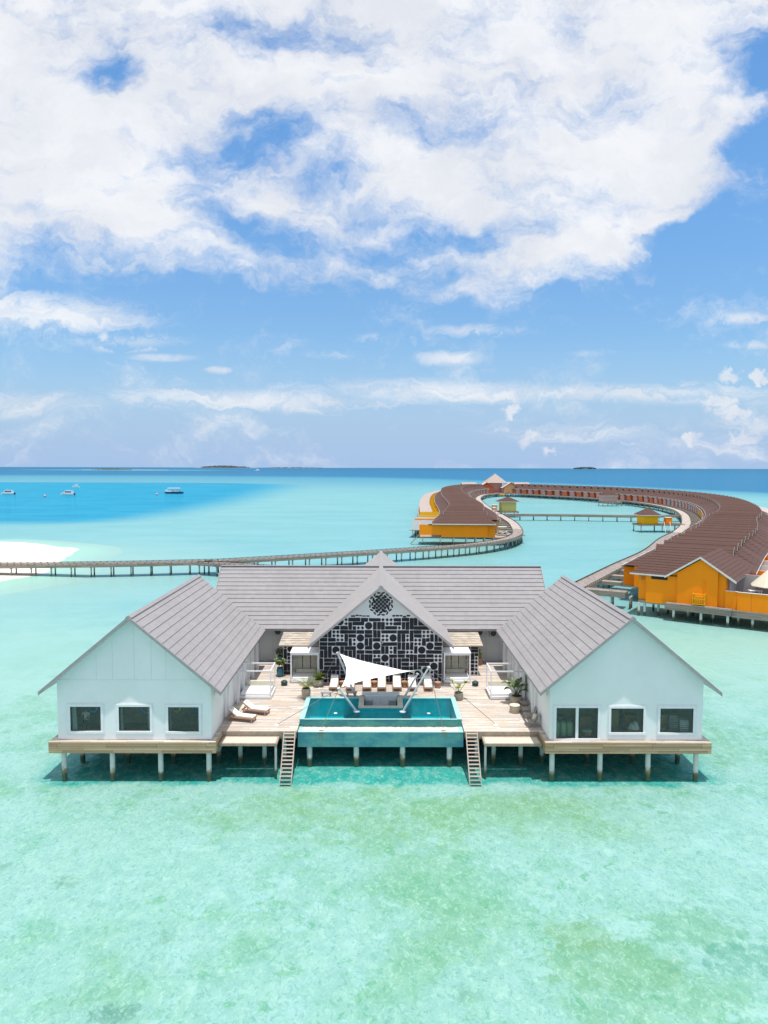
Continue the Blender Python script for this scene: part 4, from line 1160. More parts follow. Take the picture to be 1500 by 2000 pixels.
def sail():
    t = thing('shade_sail', 'white twisted shade sail on four leaning masts above the pool', 'shade sail')
    FL, FR, BL, BR = Vector((-2.78, 49.7, 4.5)), Vector((3.2, 49.7, 5.92)), Vector((-3.2, 54.6, 5.62)), Vector((2.7, 54.6, 4.05))
    ctr = (FL + FR + BL + BR) / 4
    n = 28; vs = []
    def curve_in(k): return 4 * k * (1 - k)
    def pt(u, v):
        p = FL * (1 - u) * (1 - v) + FR * u * (1 - v) + BL * (1 - u) * v + BR * u * v
        # scalloped edges: edge points are drawn towards the middle
        cu, cv = (u - .5) * 2, (v - .5) * 2
        k = .15
        p = p + (ctr - p) * 0
        du = -cu * curve_in(v) * k; dv = -cv * curve_in(u) * k
        uu, vv = u + du * .5, v + dv * .5
        return FL * (1 - uu) * (1 - vv) + FR * uu * (1 - vv) + BL * (1 - uu) * vv + BR * uu * vv
    for j in range(n + 1):
        for i in range(n + 1): vs.append(pt(i / n, j / n))
    MB().mesh(vs, [(j * (n + 1) + i, j * (n + 1) + i + 1, (j + 1) * (n + 1) + i + 1, (j + 1) * (n + 1) + i) for j in range(n) for i in range(n)]).build('sail_cloth', 'sail', t, smooth=True)
    feet = ((FL, (-1.72, 50.4, 2.50)), (FR, (1.58, 50.35, 2.50)), (BL, (-1.95, 54.45, DZ)), (BR, (1.85, 54.45, DZ)))
    for tp, ft in feet:
        ft = Vector(ft); d = (tp - ft).normalized(); top = tp - d * .02 + (tp - ctr).normalized() * .22
        m = MB().cyl(ft, top, .085, .065, 14).build('mast', 'metal', t, smooth=False)
        MB().lathe([(.24, 0), (.24, .05), (.14, .08)], ft, 16).build('foot_plate', 'metal', m)
        MB().cyl(top, top + d * .07, .11, .11, 14).build('mast_cap', 'metal', m)
        MB().cyl(tp, top, .025, .025, 6).build('corner_shackle', 'cable', m)
    e = [Vector(q[1]) for q in feet]
    tops = [tp + (tp - ctr).normalized() * .2 for tp, _ in feet]
    for i, an in ((0, (-7.15, 48.25, DZ)), (0, (-4.05, 47.98, 2.10)), (1, (7.92, 48.38, DZ)), (1, (4.3, 47.98, 2.10)), (2, (-4.9, 56.4, DZ)), (3, (4.75, 56.2, DZ)), (2, (-1.5, 57.2, DZ)), (3, (1.2, 56.6, DZ))):
        a = Vector(an)
        c = MB().cyl(tops[i], a + Vector((0, 0, .05)), .02, .02, 6).build('stay_cable', 'cable', t)
        MB().lathe([(.16, 0), (.16, .03), (.07, .06), (.05, .1)], a, 14).build('anchor_plate', 'trim', c)
sail()

# ------------------------------------------------------------------ furniture on the deck
def make_lounger(lab, grp):
    t = thing('sun_lounger', lab, 'sun lounger', group=grp)
    # local: foot towards +x, head towards -x
    f = MB()
    for s in (-1, 1): f.box(-.95, .98, s * .33 - .03, s * .33 + .03, .24, .33)
    f.box(.93, .98, -.30, .30, .24, .33); f.box(-.95, -.90, -.30, .30, .24, .33)
    for k in range(9): f.box(-.2 + k * .125, -.2 + k * .125 + .09, -.30, .30, .31, .328)
    f.build('frame', 'teak', t)
    for x in (-.82, .88):
        for s in (-1, 1): MB().box(x - .035, x + .035, s * .33 - .034, s * .33 + .034, 0, .238).build('leg', 'teak', t)
    a = R(33); L = .78; hx, hz = -.22, .335
    ex, ez = hx - L * math.cos(a), hz + L * math.sin(a)
    b = MB()
    for s in (-1, 1): b.beam((hx, s * .31, hz), (ex, s * .31, ez), .05, .045)
    for k in range(6):
        q = .08 + k * .155; b.beam((hx + (ex - hx) * q, -.29, hz + (ez - hz) * q), (hx + (ex - hx) * q, .29, hz + (ez - hz) * q), .09, .02)
    b.beam((ex + .18, .25, ez - .12), (-.85, .25, .3), .035, .035); b.beam((ex + .18, -.25, ez - .12), (-.85, -.25, .3), .035, .035)
    b.build('backrest', 'teak', t)
    n = Vector((math.sin(a), 0, math.cos(a)))
    m = MB()
    th = .085
    pr = [(.97, .335), (-.22, .345), (ex, ez + .02)]
    tp = [(.97, .335 + th), (-.24 + n.x * th * .4, .345 + th), (ex + n.x * th, ez + .02 + n.z * th)]
    for i in range(2):
        q = [pr[i], pr[i + 1], tp[i + 1], tp[i]]
        m.mesh([(x, -.29, z) for x, z in q] + [(x, .29, z) for x, z in q], [(0, 1, 2, 3), (7, 6, 5, 4), (0, 4, 5, 1), (3, 2, 6, 7)] + ([(0, 3, 7, 4)] if i == 0 else [(1, 5, 6, 2)]))
    mt = m.build('mattress', 'whitecloth', t, bev=.02)
    p0 = Vector((ex, 0, ez + .02)) + n * (th + .012); d = Vector((math.cos(a), 0, -math.sin(a)))
    MB().beam(p0 + d * .10 - Vector((0, .2, 0)), p0 + d * .10 + Vector((0, .2, 0)), .13, .03, up=n).build('headrest', 'beigecloth', mt, bev=.012)
    return t
lg = make_lounger('sun lounger nearest the net platform in front of the left daybed', 'pair of loungers by the left pavilion')
lg.location = (-9.72, 49.22, DZ); lg.rotation_euler = (0, 0, R(-15))
dup(lg, (-9.0, 50.72, DZ), R(-17), 'sun lounger of the deck pair nearer the left daybed')
for i, x in enumerate((-3.75, -2.42, -1.12, .08, 1.30, 2.52, 3.80)):
    lab = 'first sun lounger below the mural, next to the agave' if i == 0 else ('last sun lounger below the mural, next to the right cabana' if i == 6 else '%s sun lounger below the mural counted from the agave pot' % ordinal(i + 1))
    dup(lg, (x, 56.65, DZ), R(-90 + rng.uniform(-2, 2)), lab, 'row of sun loungers below the mural')

def stumps():
    pr = None
    for i, (x, y) in enumerate(((-3.08, 56.9), (-.52, 56.9), (1.92, 56.9), (4.60, 56.75))):
        lab = ['wooden stump table beside the first lounger of the mural row', 'wooden stump table between third and fourth loungers of the mural row', 'wooden stump table between the fifth and sixth loungers', 'wooden stump table between the last lounger and the right cabana'][i]
        if pr is None:
            t = thing('stump_table', lab, 'side table', (x, y, DZ), group='stump tables in the mural row')
            MB().lathe([(.20, 0), (.225, .02), (.235, .12), (.20, .24), (.24, .38), (.25, .44)], n=18).build('base', 'terra', t, smooth=True)
            MB().lathe([(.255, .442), (.255, .475), (.23, .485)], n=18).build('top', 'teak', t)
            pr = t
        else: dup(pr, (x, y, DZ), i, lab)
stumps()

def daybed(cx, y0, y1, lab, side):
    w = 1.24; h = 2.22
    t = thing('daybed', lab, 'daybed', (cx, 0, DZ), group='open framed daybeds')
    MB().box(-w, w, y0, y1, .05, .26).build('base', 'trim', t, bev=.02)
    MB().box(-w + .12, w - .12, y0 + .1, y1 - .12, .262, .46).build('mattress', 'whitecloth', t, bev=.05)
    MB().box(-w + .16, w - .16, y1 - .36, y1 - .15, .462, .86).build('bolster', 'beigecloth', t, bev=.06)
    for x in (-w + .05, w - .05):
        for y in (y0 + .05, y1 - .05): MB().box(x - .045, x + .045, y - .045, y + .045, .262, h).build('post', 'trim', t)
    for y in (y0 + .05, y1 - .05): MB().box(-w + .097, w - .097, y - .04, y + .04, h - .09, h).build('rail', 'trim', t)
    for x in (-w + .05, w - .05): MB().box(x - .04, x + .04, y0 + .097, y1 - .097, h - .088, h - .002).build('rail', 'trim', t)
    # slatted skirt below
    MB().box(-w + .05, w - .05, y0 + .06, y1 - .06, 0, .048).build('plinth', 'greyp', t)
daybed(-9.60, 53.77, 56.1, 'white open framed daybed beside the left pavilion', -1)
daybed(9.62, 53.77, 56.1, 'white open framed daybed beside the right pavilion', 1)

def cabana(x0, x1, lab):
    t = thing('cabana', lab, 'cabana', (0, 0, DZ), group='curtained cabanas beside the mural')
    y0, y1, h = 57.9, 59.75, 2.46
    MB().box(x0, x1, y0, y1, .05, .26).build('base', 'trim', t, bev=.02)
    MB().box(x0 + .13, x1 - .13, y0 + .12, y1 - .2, .262, .44).build('mattress', 'whitecloth', t, bev=.05)
    MB().box(x0 + .3, x1 - .3, y1 - .45, y1 - .22, .442, .78).build('bolster', 'beigecloth', t, bev=.06)
    for x in (x0 + .06, x1 - .06):
        for y in (y0 + .06, y1 - .06): MB().box(x - .055, x + .055, y - .055, y + .055, .262, h).build('post', 'trim', t)
    MB().box(x0 - .02, x1 + .02, y0 - .02, y1 + .02, h + .004, h + .09).build('roof', 'trim', t, bev=.015)
    for y in (y0 + .06, y1 - .06): MB().box(x0 + .117, x1 - .117, y - .05, y + .05, h - .13, h).build('rail', 'trim', t)
    def cloth(pa, pb, n=26):
        vs = []
        for i in range(n + 1):
            k = i / n; p = Vector(pa).lerp(Vector(pb), k); d = (Vector(pb) - Vector(pa)).normalized(); q = Vector((-d.y, d.x, 0)) * .03 * math.sin(k * 40)
            vs += [(p.x + q.x, p.y + q.y, .46), (p.x + q.x, p.y + q.y, h - .02)]
        return MB().mesh(vs, [(2 * i, 2 * i + 2, 2 * i + 3, 2 * i + 1) for i in range(n)])
    wd = (x1 - x0 - .3) / 3
    for k in range(3):
        a = x0 + .15 + k * wd
        cloth((a + .02, y1 - .13, 0), (a + wd - .04, y1 - .13, 0), 14).build('curtain', 'beigecloth', t, smooth=True)
    for x, s in ((x0 + .06, 1), (x1 - .06, -1)):
        cloth((x, y0 + .9, 0), (x, y1 - .2, 0), 12).build('curtain', 'beigecloth', t, smooth=True)
cabana(-7.42, -5.08, 'white curtained cabana between the blue pots and the agave')
cabana(5.16, 7.38, 'white curtained cabana on the far side of the stump table row')

# plants -----------------------------------------------------------------
def blade(mb, base, az, el, length, width, droop, n=6, m=0, fold=.25):
    base = Vector(base); d = Vector((math.cos(az), math.sin(az), 0)); sd = Vector((-d.y, d.x, 0))
    prev = None; p = base.copy(); e = el
    for i in range(n + 1):
        k = i / n; w = width * math.sin(math.pi * min(.97, .12 + .88 * k)) * (1 if k < .98 else .05)
        a, b, c = p + sd * w / 2 + Vector((0, 0, w * fold)), p, p - sd * w / 2 + Vector((0, 0, w * fold))
        if prev:
            mb.poly([prev[0], a, b, prev[1]], m); mb.poly([prev[1], b, c, prev[2]], m)
        prev = (a, b, c)
        p = p + (d * math.cos(e) + Vector((0, 0, math.sin(e)))) * (length / n); e -= droop / n
def feather(mb, base, az, el, length, droop, pairs=11, lw=.05, ll=.3):
    base = Vector(base); d = Vector((math.cos(az), math.sin(az), 0)); sd = Vector((-d.y, d.x, 0)); p = base.copy(); e = el
    for i in range(pairs):
        k = i / pairs
        q = p + (d * math.cos(e) + Vector((0, 0, math.sin(e)))) * (length / pairs); e -= droop / pairs
        mb.beam(p, q, .018, .018)
        L = ll * math.sin(math.pi * (.15 + .8 * k))
        for s in (-1, 1):
            tip = q + sd * s * L * .8 + d * L * .55 + Vector((0, 0, -.12 * L))
            mb.poly([q, q + (tip - q) * .5 + d * lw * .5, tip, q + (tip - q) * .5 - d * lw * .5])
        p = q
def potted(label, loc, pot, potm, leafm, fn, grp=None, soilr=None, name='potted_plant'):
    t = thing(name, label, 'potted plant', loc, group=grp)
    MB().lathe(pot, n=20).build('pot', potm, t, smooth=True)
    zt = pot[-1][1]; r = (soilr or pot[-1][0]) * .86
    MB().lathe([(r, zt - .06), (r, zt + .012), (.02, zt + .03)], n=16).build('soil', 'soil', t)
    m = MB(); fn(m, zt); m.build('foliage', leafm, t)
    return t
rp = random.Random(7)
def agave(m, z):
    for i in range(26):
        blade(m, (0, 0, z), i * 2.4, R(rp.uniform(25, 80)), rp.uniform(.6, .95), .14, R(rp.uniform(20, 70)))
potted('spiky yellow green agave in a round stone pot by the left cabana', (-5.05, 57.05, DZ), [(.18, 0), (.34, .08), (.43, .28), (.40, .46), (.30, .56), (.33, .6)], 'stone', 'agave', agave)
def palm(m, z):
    for i in range(15): feather(m, (0, 0, z), i * 2.4, R(rp.uniform(45, 88)), rp.uniform(.9, 1.35), R(rp.uniform(30, 85)), ll=.34)
potted('feathery palm in a tall pale pot at the pool corner', (-5.72, 53.95, DZ), [(.20, 0), (.26, .05), (.34, .4), (.36, .66), (.30, .78), (.32, .82)], 'rattan', 'palm', palm)
def leafy(m, z):
    for i in range(7):
        az = i * 2.4; h = rp.uniform(.35, .85)
        p = Vector((.12 * math.cos(az), .12 * math.sin(az), z)); q = p + Vector((.22 * math.cos(az), .22 * math.sin(az), h)); m.cyl(p, q, .018, .012, 6)
        for k in range(9): blade(m, p.lerp(q, .4 + k * .07), az + k * 2.4, R(rp.uniform(-5, 60)), rp.uniform(.22, .36), .15, R(40), 4)
bl = [(.17, 0), (.20, .02), (.27, .25), (.30, .52), (.27, .66), (.22, .72), (.26, .76)]
potted('leafy plant in a glossy blue jar nearest the left cabana', (-8.55, 59.8, DZ), bl, 'bluepot', 'palm', leafy, 'blue jars by the side room')
potted('leafy plant in a glossy blue jar against the hall wall', (-9.05, 63.6, DZ), bl, 'bluepot', 'broad', leafy, 'blue jars by the side room')
def sparse(m, z):
    for az, h, r in ((.2, .75, .55), (2.6, .8, .6), (4.4, .4, .25), (1.3, .5, .2)):
        p = Vector((0, 0, z)); q = Vector((r * math.cos(az), r * math.sin(az), z + h)); m.cyl(p, q, .028, .018, 6)
        for k in range(12): blade(m, q, k * 2.4, R(rp.uniform(-10, 60)), rp.uniform(.2, .32), .12, R(50), 4)
potted('sparse branching frangipani in a low stone pot at the pool corner', (5.95, 53.75, DZ), [(.22, 0), (.30, .05), (.36, .32), (.33, .5), (.35, .56)], 'stone', 'agave', sparse)
def big(m, z):
    for i in range(22):
        az = i * 2.4; e = R(rp.uniform(45, 85)); L = rp.uniform(.6, 1.1)
        p = Vector((0, 0, z)); q = p + Vector((math.cos(az) * math.cos(e), math.sin(az) * math.cos(e), math.sin(e))) * L; m.cyl(p, q, .016, .012, 5)
        blade(m, q, az, R(rp.uniform(10, 60)), .62, .46, R(70), 5)
potted('large broad leaved plant in a woven basket near the parasol', (10.22, 52.95, DZ), [(.34, 0), (.44, .1), (.50, .32), (.46, .5), (.40, .58)], 'rattan', 'broad', big)
def cactus(m, z):
    for x, y, h in ((0, 0, .75), (.14, .05, .5), (-.13, .06, .6)):
        m.lathe([(.05, 0), (.075, .1), (.08, h * .7), (.05, h), (.01, h + .03)], (x, y, z), 8)
    for k in range(8): blade(m, (0, 0, z + .7), k * 2.4, R(50), .25, .12, R(50), 4)
potted('small plant in a terracotta pot beside the far side room', (8.85, 63.4, DZ), [(.18, 0), (.26, .3), (.24, .55), (.27, .6)], 'terra', 'agave', cactus)

def lanterns():
    for x, y, lab in ((-7.85, 57.35, 'dark green dome lantern on the deck by the left cabana'), (7.68, 57.25, 'dark green dome lantern on the deck by the right cabana')):
        t = thing('deck_lantern', lab, 'lantern', (x, y, DZ), group='dome lanterns on the deck')
        MB().lathe([(.22, 0), (.25, .03), (.25, .17), (.22, .2)], n=18).build('base', 'lantern', t, smooth=True)
        MB().lathe([(.27, .21), (.28, .25), (.22, .36), (.10, .43), (.02, .44)], n=18).build('dome', 'lantern', t, smooth=True)
        MB().lathe([(.21, .195), (.21, .215)], n=18).build('vent', 'acdark', t)
lanterns()

def chairs():
    pr = None
    for i, (x, y) in enumerate(((10.75, 52.15), (10.62, 50.85), (10.52, 49.6), (10.40, 48.25))):
        lab = ['grey slung armchair under the closed parasol', 'grey slung armchair next after the one under the parasol', 'grey slung armchair second from the net platform', 'grey slung armchair holding the beige cushion'][i]
        if pr is None:
            t = thing('armchair', lab, 'armchair', (x, y, DZ), R(180), group='grey armchairs along the right pavilion')
            # local: faces +x
            MB().mesh([(.42, -.3, .36), (.42, .3, .36), (-.2, .3, .27), (-.2, -.3, .27), (.42, -.3, .40), (.42, .3, .40), (-.2, .3, .31), (-.2, -.3, .31)], [(0, 1, 2, 3), (4, 7, 6, 5), (0, 4, 5, 1), (1, 5, 6, 2), (2, 6, 7, 3), (3, 7, 4, 0)]).build('seat', 'greyfab', t)
            MB().beam((-.2, 0, .30), (-.48, 0, .86), .6, .045, up=(0, 0, 1)).build('backrest', 'greyfab', t)
            for s in (-1, 1):
                MB().beam((.48, s * .33, 0), (-.1, s * .33, .52), .04, .05).build('leg', 'timber', t)
                MB().beam((-.45, s * .33, 0), (.3, s * .33, .40), .04, .05).build('leg', 'timber', t)
                MB().beam((.36, s * .33, .54), (-.36, s * .33, .56), .05, .035).build('armrest', 'timber', t)
            pr = t
        else: dup(pr, (x, y, DZ), R(180 + (6, -4, 3)[i - 1]), lab)
    tag(MB().box(-.1, .1, -.24, .24, -.2, .2).build('cushion', 'beigecloth', bev=.07, loc=(10.58, 48.3, DZ + .60)), 'beige square cushion resting on the nearest grey armchair', 'cushion')
    bpy.data.objects['cushion'].rotation_euler = (0, R(20), 0)
    t = thing('drum_table', 'pale woven drum table in front of the leafy basket plant', 'table', (9.72, 50.95, DZ))
    MB().lathe([(.36, 0), (.38, .03), (.36, .26), (.38, .5), (.37, .52)], n=22).build('base', 'rattan', t, smooth=True)
    MB().lathe([(.39, .522), (.39, .555), (.36, .565)], n=22).build('top', 'beigecloth', t)
    t = thing('parasol', 'closed beige parasol standing by the right pavilion wall', 'parasol', (10.95, 53.2, DZ))
    MB().cyl((0, 0, .06), (0, 0, 2.6), .025, .025, 10).build('pole', 'timber', t)
    MB().lathe([(.30, 0), (.30, .05), (.06, .08), (.05, .16)], n=16).build('base', 'greyp', t)
    vs = []; n = 32; prof = [(.05, 2.62), (.10, 2.3), (.15, 1.8), (.21, 1.3), (.27, 1.02)]
    for r, z in prof:
        for i in range(n):
            a = 2 * math.pi * i / n; q = r * (1 + .28 * math.cos(a * 8)); vs.append((q * math.cos(a), q * math.sin(a), z))
    MB().mesh(vs, [(k * n + i, k * n + (i + 1) % n, (k + 1) * n + (i + 1) % n, (k + 1) * n + i) for k in range(4) for i in range(n)]).build('canopy', 'beigecloth', t, smooth=True)
    MB().lathe([(.17, 1.62), (.19, 1.66), (.17, 1.70)], n=16).build('strap', 'rattan', t)
chairs()

# ------------------------------------------------------------------ jetties
def spline(pts, step):
    P = [Vector((*p, 0)) for p in pts]; out = []
    for i in range(len(P) - 1):
        p0, p1, p2, p3 = P[max(i - 1, 0)], P[i], P[i + 1], P[min(i + 2, len(P) - 1)]
        n = max(2, int((p2 - p1).length / .8))
        for k in range(n):
            t = k / n
            out.append(.5 * ((2 * p1) + (p2 - p0) * t + (2 * p0 - 5 * p1 + 4 * p2 - p3) * t * t + (3 * p1 - p0 - 3 * p2 + p3) * t ** 3))
    out.append(P[-1])
    res = [out[0]]; acc = 0; last = out[0]; want = step
    for q in out[1:]:
        seg = (q - last).length
        while acc + seg >= want:
            k = (want - acc) / seg; last = last.lerp(q, k); res.append(last.copy()); seg = (q - last).length; acc = 0; want = step
        acc += seg; last = q
    return res
def frames(c):
    fr = []
    for i, p in enumerate(c):
        d = (c[min(i + 1, len(c) - 1)] - c[max(i - 1, 0)]).normalized(); fr.append((p, d, Vector((d.y, -d.x, 0))))
    return fr
def strip(mb, fr, o0, o1, z0, z1, m=0):
    vs = []
    for p, d, n in fr:
        a, b = p + n * o0, p + n * o1
        vs += [(a.x, a.y, z0), (b.x, b.y, z0), (b.x, b.y, z1), (a.x, a.y, z1)]
    fs = []
    for i in range(len(fr) - 1):
        for k in range(4):
            fs.append((4 * i + k, 4 * i + (k + 1) % 4, 4 * i + 4 + (k + 1) % 4, 4 * i + 4 + k))
    e = 4 * (len(fr) - 1); fs += [(0, 3, 2, 1), (e, e + 1, e + 2, e + 3)]
    mb.mesh(vs, fs, m)
def jetty(name, label, pts, w=2.7, sp=3.5, z=2.0, pr=.14, maxposts=100, curb=True, drop=.55, both=True, deckm='deckx', cap=True):
    t = thing(name, label, 'jetty')
    fr = frames(spline(pts, 1.2))
    d = MB(); strip(d, fr, -w / 2, w / 2, z - .10, z); d.build('walkway_deck', deckm, t)
    b = MB(); strip(b, fr, -w / 2 - .05, -w / 2 - .003, z - drop, z + .06); strip(b, fr, w / 2 + .003, w / 2 + .05, z - drop, z + .06)
    strip(b, fr, -w / 2 + .3, w / 2 - .3, z - .42, z - .105)
    b.build('side_board', 'fasciag', t)
    if curb:
        c = MB()
        for s in (-1, 1):
            strip(c, fr, s * (w / 2 - .08) - .045, s * (w / 2 - .08) + .045, z + .16, z + .23)
            for p, dd, n in fr:
                q = p + n * s * (w / 2 - .08); c.box(q.x - .07, q.x + .07, q.y - .07, q.y + .07, z + .001, z + .16)
        c.build('kerb_rail', 'railwood', t)
    pf = frames(spline(pts, sp)); cnt = 0
    cb = MB()
    for p, dd, n in pf:
        for s in ((-1, 1) if both else (1,)):
            if cnt >= maxposts: break
            q = p + n * s * (w / 2 - .45); cnt += 1
            pile(t, q.x, q.y, z1=z - .56, r=pr, m='pilegrey', n=8)
        if cap:
            a, b2 = p - n * (w / 2 - .1), p + n * (w / 2 - .1); cb.beam((a.x, a.y, z - drop - .02), (b2.x, b2.y, z - drop - .02), .22, .24)
    if cb.v: cb.build('cross_beam', 'pilegrey', t)
    return t, fr
LJ = [(-92, 130), (-69.4, 131), (-49, 133.2), (-31, 136.8), (-15, 145), (1.7, 154.2), (13.3, 161.5), (24, 170), (32, 181), (37, 194), (40, 210), (43, 235), (45, 271), (47, 311), (52, 376), (58, 427), (68.5, 474), (82, 503)]
RJ = [(27, 103), (31.8, 111), (43.8, 131), (58, 154), (72, 181), (83, 199.5), (94, 221), (103.5, 242), (117, 276), (127, 308), (133, 340), (135, 372), (132, 398), (123, 436), (107, 468), (96, 490), (86, 507)]
jetty('jetty', 'long straight grey jetty passing the white sandbank', LJ[:4], w=3.0, sp=3.5)
jetty('jetty', 'grey jetty that curves away behind the hall roof toward the orange end villa', LJ[3:11], w=3.0, sp=3.6)
jetty('jetty', 'pale curving walkway along the inner side of the far villa arc', LJ[10:], w=3.0, sp=6.4, deckm='deckring')
jetty('jetty', 'wooden walkway running from the gabled orange villa along the near arc', RJ[:6], w=2.8, sp=3.6)
jetty('jetty', 'pale curving walkway in front of the big arc of brown roofs', RJ[5:], w=3.0, sp=7.5, deckm='deckring')
jetty('jetty', 'straight thin jetty crossing the inner lagoon between the two yellow huts', [(43.5, 278), (70, 276), (95, 271), (115.5, 273)], w=2.4, sp=5.2, curb=False, drop=.8)
jetty('jetty', 'short branch jetty that runs from the long jetty to the hall', [(-34, 135.2), (-20, 128), (-9, 115), (-2, 98), (0, 80.3)], w=2.4, sp=4)
jetty('jetty', 'short spur with grey planked sides leading to the orange gabled villa', [(29.5, 106.8), (35.0, 103.6), (36.4, 102.8)], w=2.0, sp=2.6, curb=False, drop=.75)

# ------------------------------------------------------------------ villas
def villa_roof(parent, W=3.65, xr0=10, xr1=20.3, xe0=5.6, xe1=23.7, zr=8.3, ze=5.15, zg=7.25, n=9):
    r = MB(); wg = W * (zr - zg) / (zr - ze)
    # each slope below the gablets is a trapezoid, above them a rectangle
    for s in (-1, 1):
        r.slope((xe0, s * W, ze), (xe1, s * W, ze), (xr0, s * wg, zg), (xr1, s * wg, zg), 6, .035)
        r.slope((xr0 - .25, s * wg, zg), (xr1 + .25, s * wg, zg), (xr0 - .25, 0, zr), (xr1 + .25, 0, zr), 3, .035)
    r.slope((xe0, -W, ze), (xe0, W, ze), (xr0, -wg, zg), (xr0, wg, zg), 6, .035)
    r.slope((xe1, -W, ze), (xe1, W, ze), (xr1, -wg, zg), (xr1, wg, zg), 6, .035)
    r.box(xe0 - .05, xe0 - .002, -W, W, ze - .16, ze + .04, 2); r.box(xe1 + .002, xe1 + .05, -W, W, ze - .16, ze + .04, 2)
    ro = r.build('roof', ['brown', 'brownedge', 'ltrim'], parent)
    for x, e in ((xr0, xr0 - .25), (xr1, xr1 + .25)):
        sg = -1 if x == xr0 else 1
        g = MB(); g.mesh([(x + sg * .03, -wg + .1, zg + .02), (x + sg * .03, wg - .1, zg + .02), (x + sg * .03, 0, zr - .08)], [(0, 1, 2)]); g.build('gablet_panel', 'blackp', ro)
        b = MB()
        for s in (-1, 1): b.beam((e, s * (wg + .06), zg - .02), (e, 0, zr + .04), .10, .16)
        b.build('gablet_trim', 'bargegrey', ro)
    return ro

def make_villa(kind):
    """one bay of the stilt villas; local x points away from the walkway, y runs along it"""
    wallm, porchm, privm, terr = kind
    t = thing('water_villa', 'villa', 'villa')
    villa_roof(t)
    MB().box(7.2, 22.6, -3.55, 3.55, 1.9, 5.1).build('wall', wallm, t)
    MB().box(5.3, 7.18, -1.9, 1.9, 1.9, 4.7).build('porch', porchm, t)
    p = MB().box(5.0, 7.15, -2.1, 2.1, 4.72, 4.84, 0).box(4.93, 4.998, -2.12, 2.12, 4.66, 4.87, 1)
    p.build('porch_roof', ['brown', 'ltrim'], t)
    MB().box(5.4, 31, -3.3, 3.3, 1.72, 1.89).build('terrace_deck', 'timber', t)
    MB().box(1.56, 5.38, -.8, .8, 1.74, 1.9).box(1.56, 5.38, -.86, -.805, 1.4, 1.95).box(1.56, 5.38, .805, .86, 1.4, 1.95).build('access_bridge', 'fasciag', t)
    pv = MB()
    for s in (-1, 1): pv.box(22.62, 30.2, s * 3.42 - .08, s * 3.42 + .08, 1.9, 4.25 if terr else 4.75)
    pv.build('privacy_wall', privm, t)
    if terr:
        MB().box(26.0, 30.4, -2.9, 3.3, 4.32, 4.5, 0).box(25.98, 30.42, -2.96, -2.902, 4.26, 4.56, 1).build('terrace_roof', [terr, 'ltrim'], t)
    for x in (8, 16, 24, 30):
        for s in (-1, 1): pile(t, x, s * 2.6, z1=1.71, r=.16, n=6)
    return t
protos = {}
def villa(kind, loc, rz, label, group):
    if kind not in protos:
        t = make_villa(kind); protos[kind] = t
        t.location = loc; t.rotation_euler = (0, 0, rz); t['label'] = label; t['group'] = group
        return t
    return dup(protos[kind], loc, rz, label, group)

def ring(pts, s0, off, side, kinds, maxn, lab, group):
    """villas set side by side along the walkway; `off` is the offset where the bay width is measured"""
    fr = frames(spline(pts, .5)); acc = 0; last = None; k = 0
    for i, (p, d, n) in enumerate(fr):
        n = n * side
        q = p + n * off
        if last is not None: acc += (q - last).length
        last = q
        if acc >= s0 + k * 6.85:
            rz = math.atan2(n.y, n.x)
            villa(kinds(k), (p.x, p.y, 0), rz, lab(k), group); k += 1
            if k >= maxn: break
    return k
COLN = {'orange': 'orange', 'amber': 'amber', 'redor': 'red orange', 'pink': 'dusty pink', 'yellow': 'yellow', 'whitev': 'white', 'greyv': 'grey', 'salmon': 'salmon'}
def kr(k):
    if k < 12: pc = ('orange', 'orange')[k % 2]
    elif k < 28: pc = ('yellow', 'pink')[k % 3 == 2]
    elif k < 39: pc = ('pink', 'pink', 'greyv')[k % 3]
    else: pc = ('redor', 'pink')[k % 2]
    return ('orange' if k < 12 else ('yellow' if k < 22 else 'pink'), pc, ('orange', 'whitev')[k % 2], 'lilac' if k > 8 else None)
def kl(k):
    pc = 'pink' if k > 14 else 'salmon'
    pv = ('whitev', 'orange')[k % 2] if k < 3 else ('amber' if k < 6 else ('yellow', 'amber')[k % 2])
    return ('orange' if k < 8 else 'salmon', pc, pv, 'palepink' if k > 5 else None)
def labr(k): return '%s brown roofed villa of the big arc after the orange gabled villa, %s porch' % (ordinal(k + 1), COLN[kr(k)[1]])
def labl(k): return '%s brown roofed villa of the far arc behind the plain orange end villa' % ordinal(k + 1)
nR = ring(RJ, 14.0, 15, 1, kr, 75, labr, 'villas of the big arc')
nL = ring(LJ[9:], 10.5, 15, -1, kl, 48, labl, 'villas of the far arc')
print('villas', nR, nL)

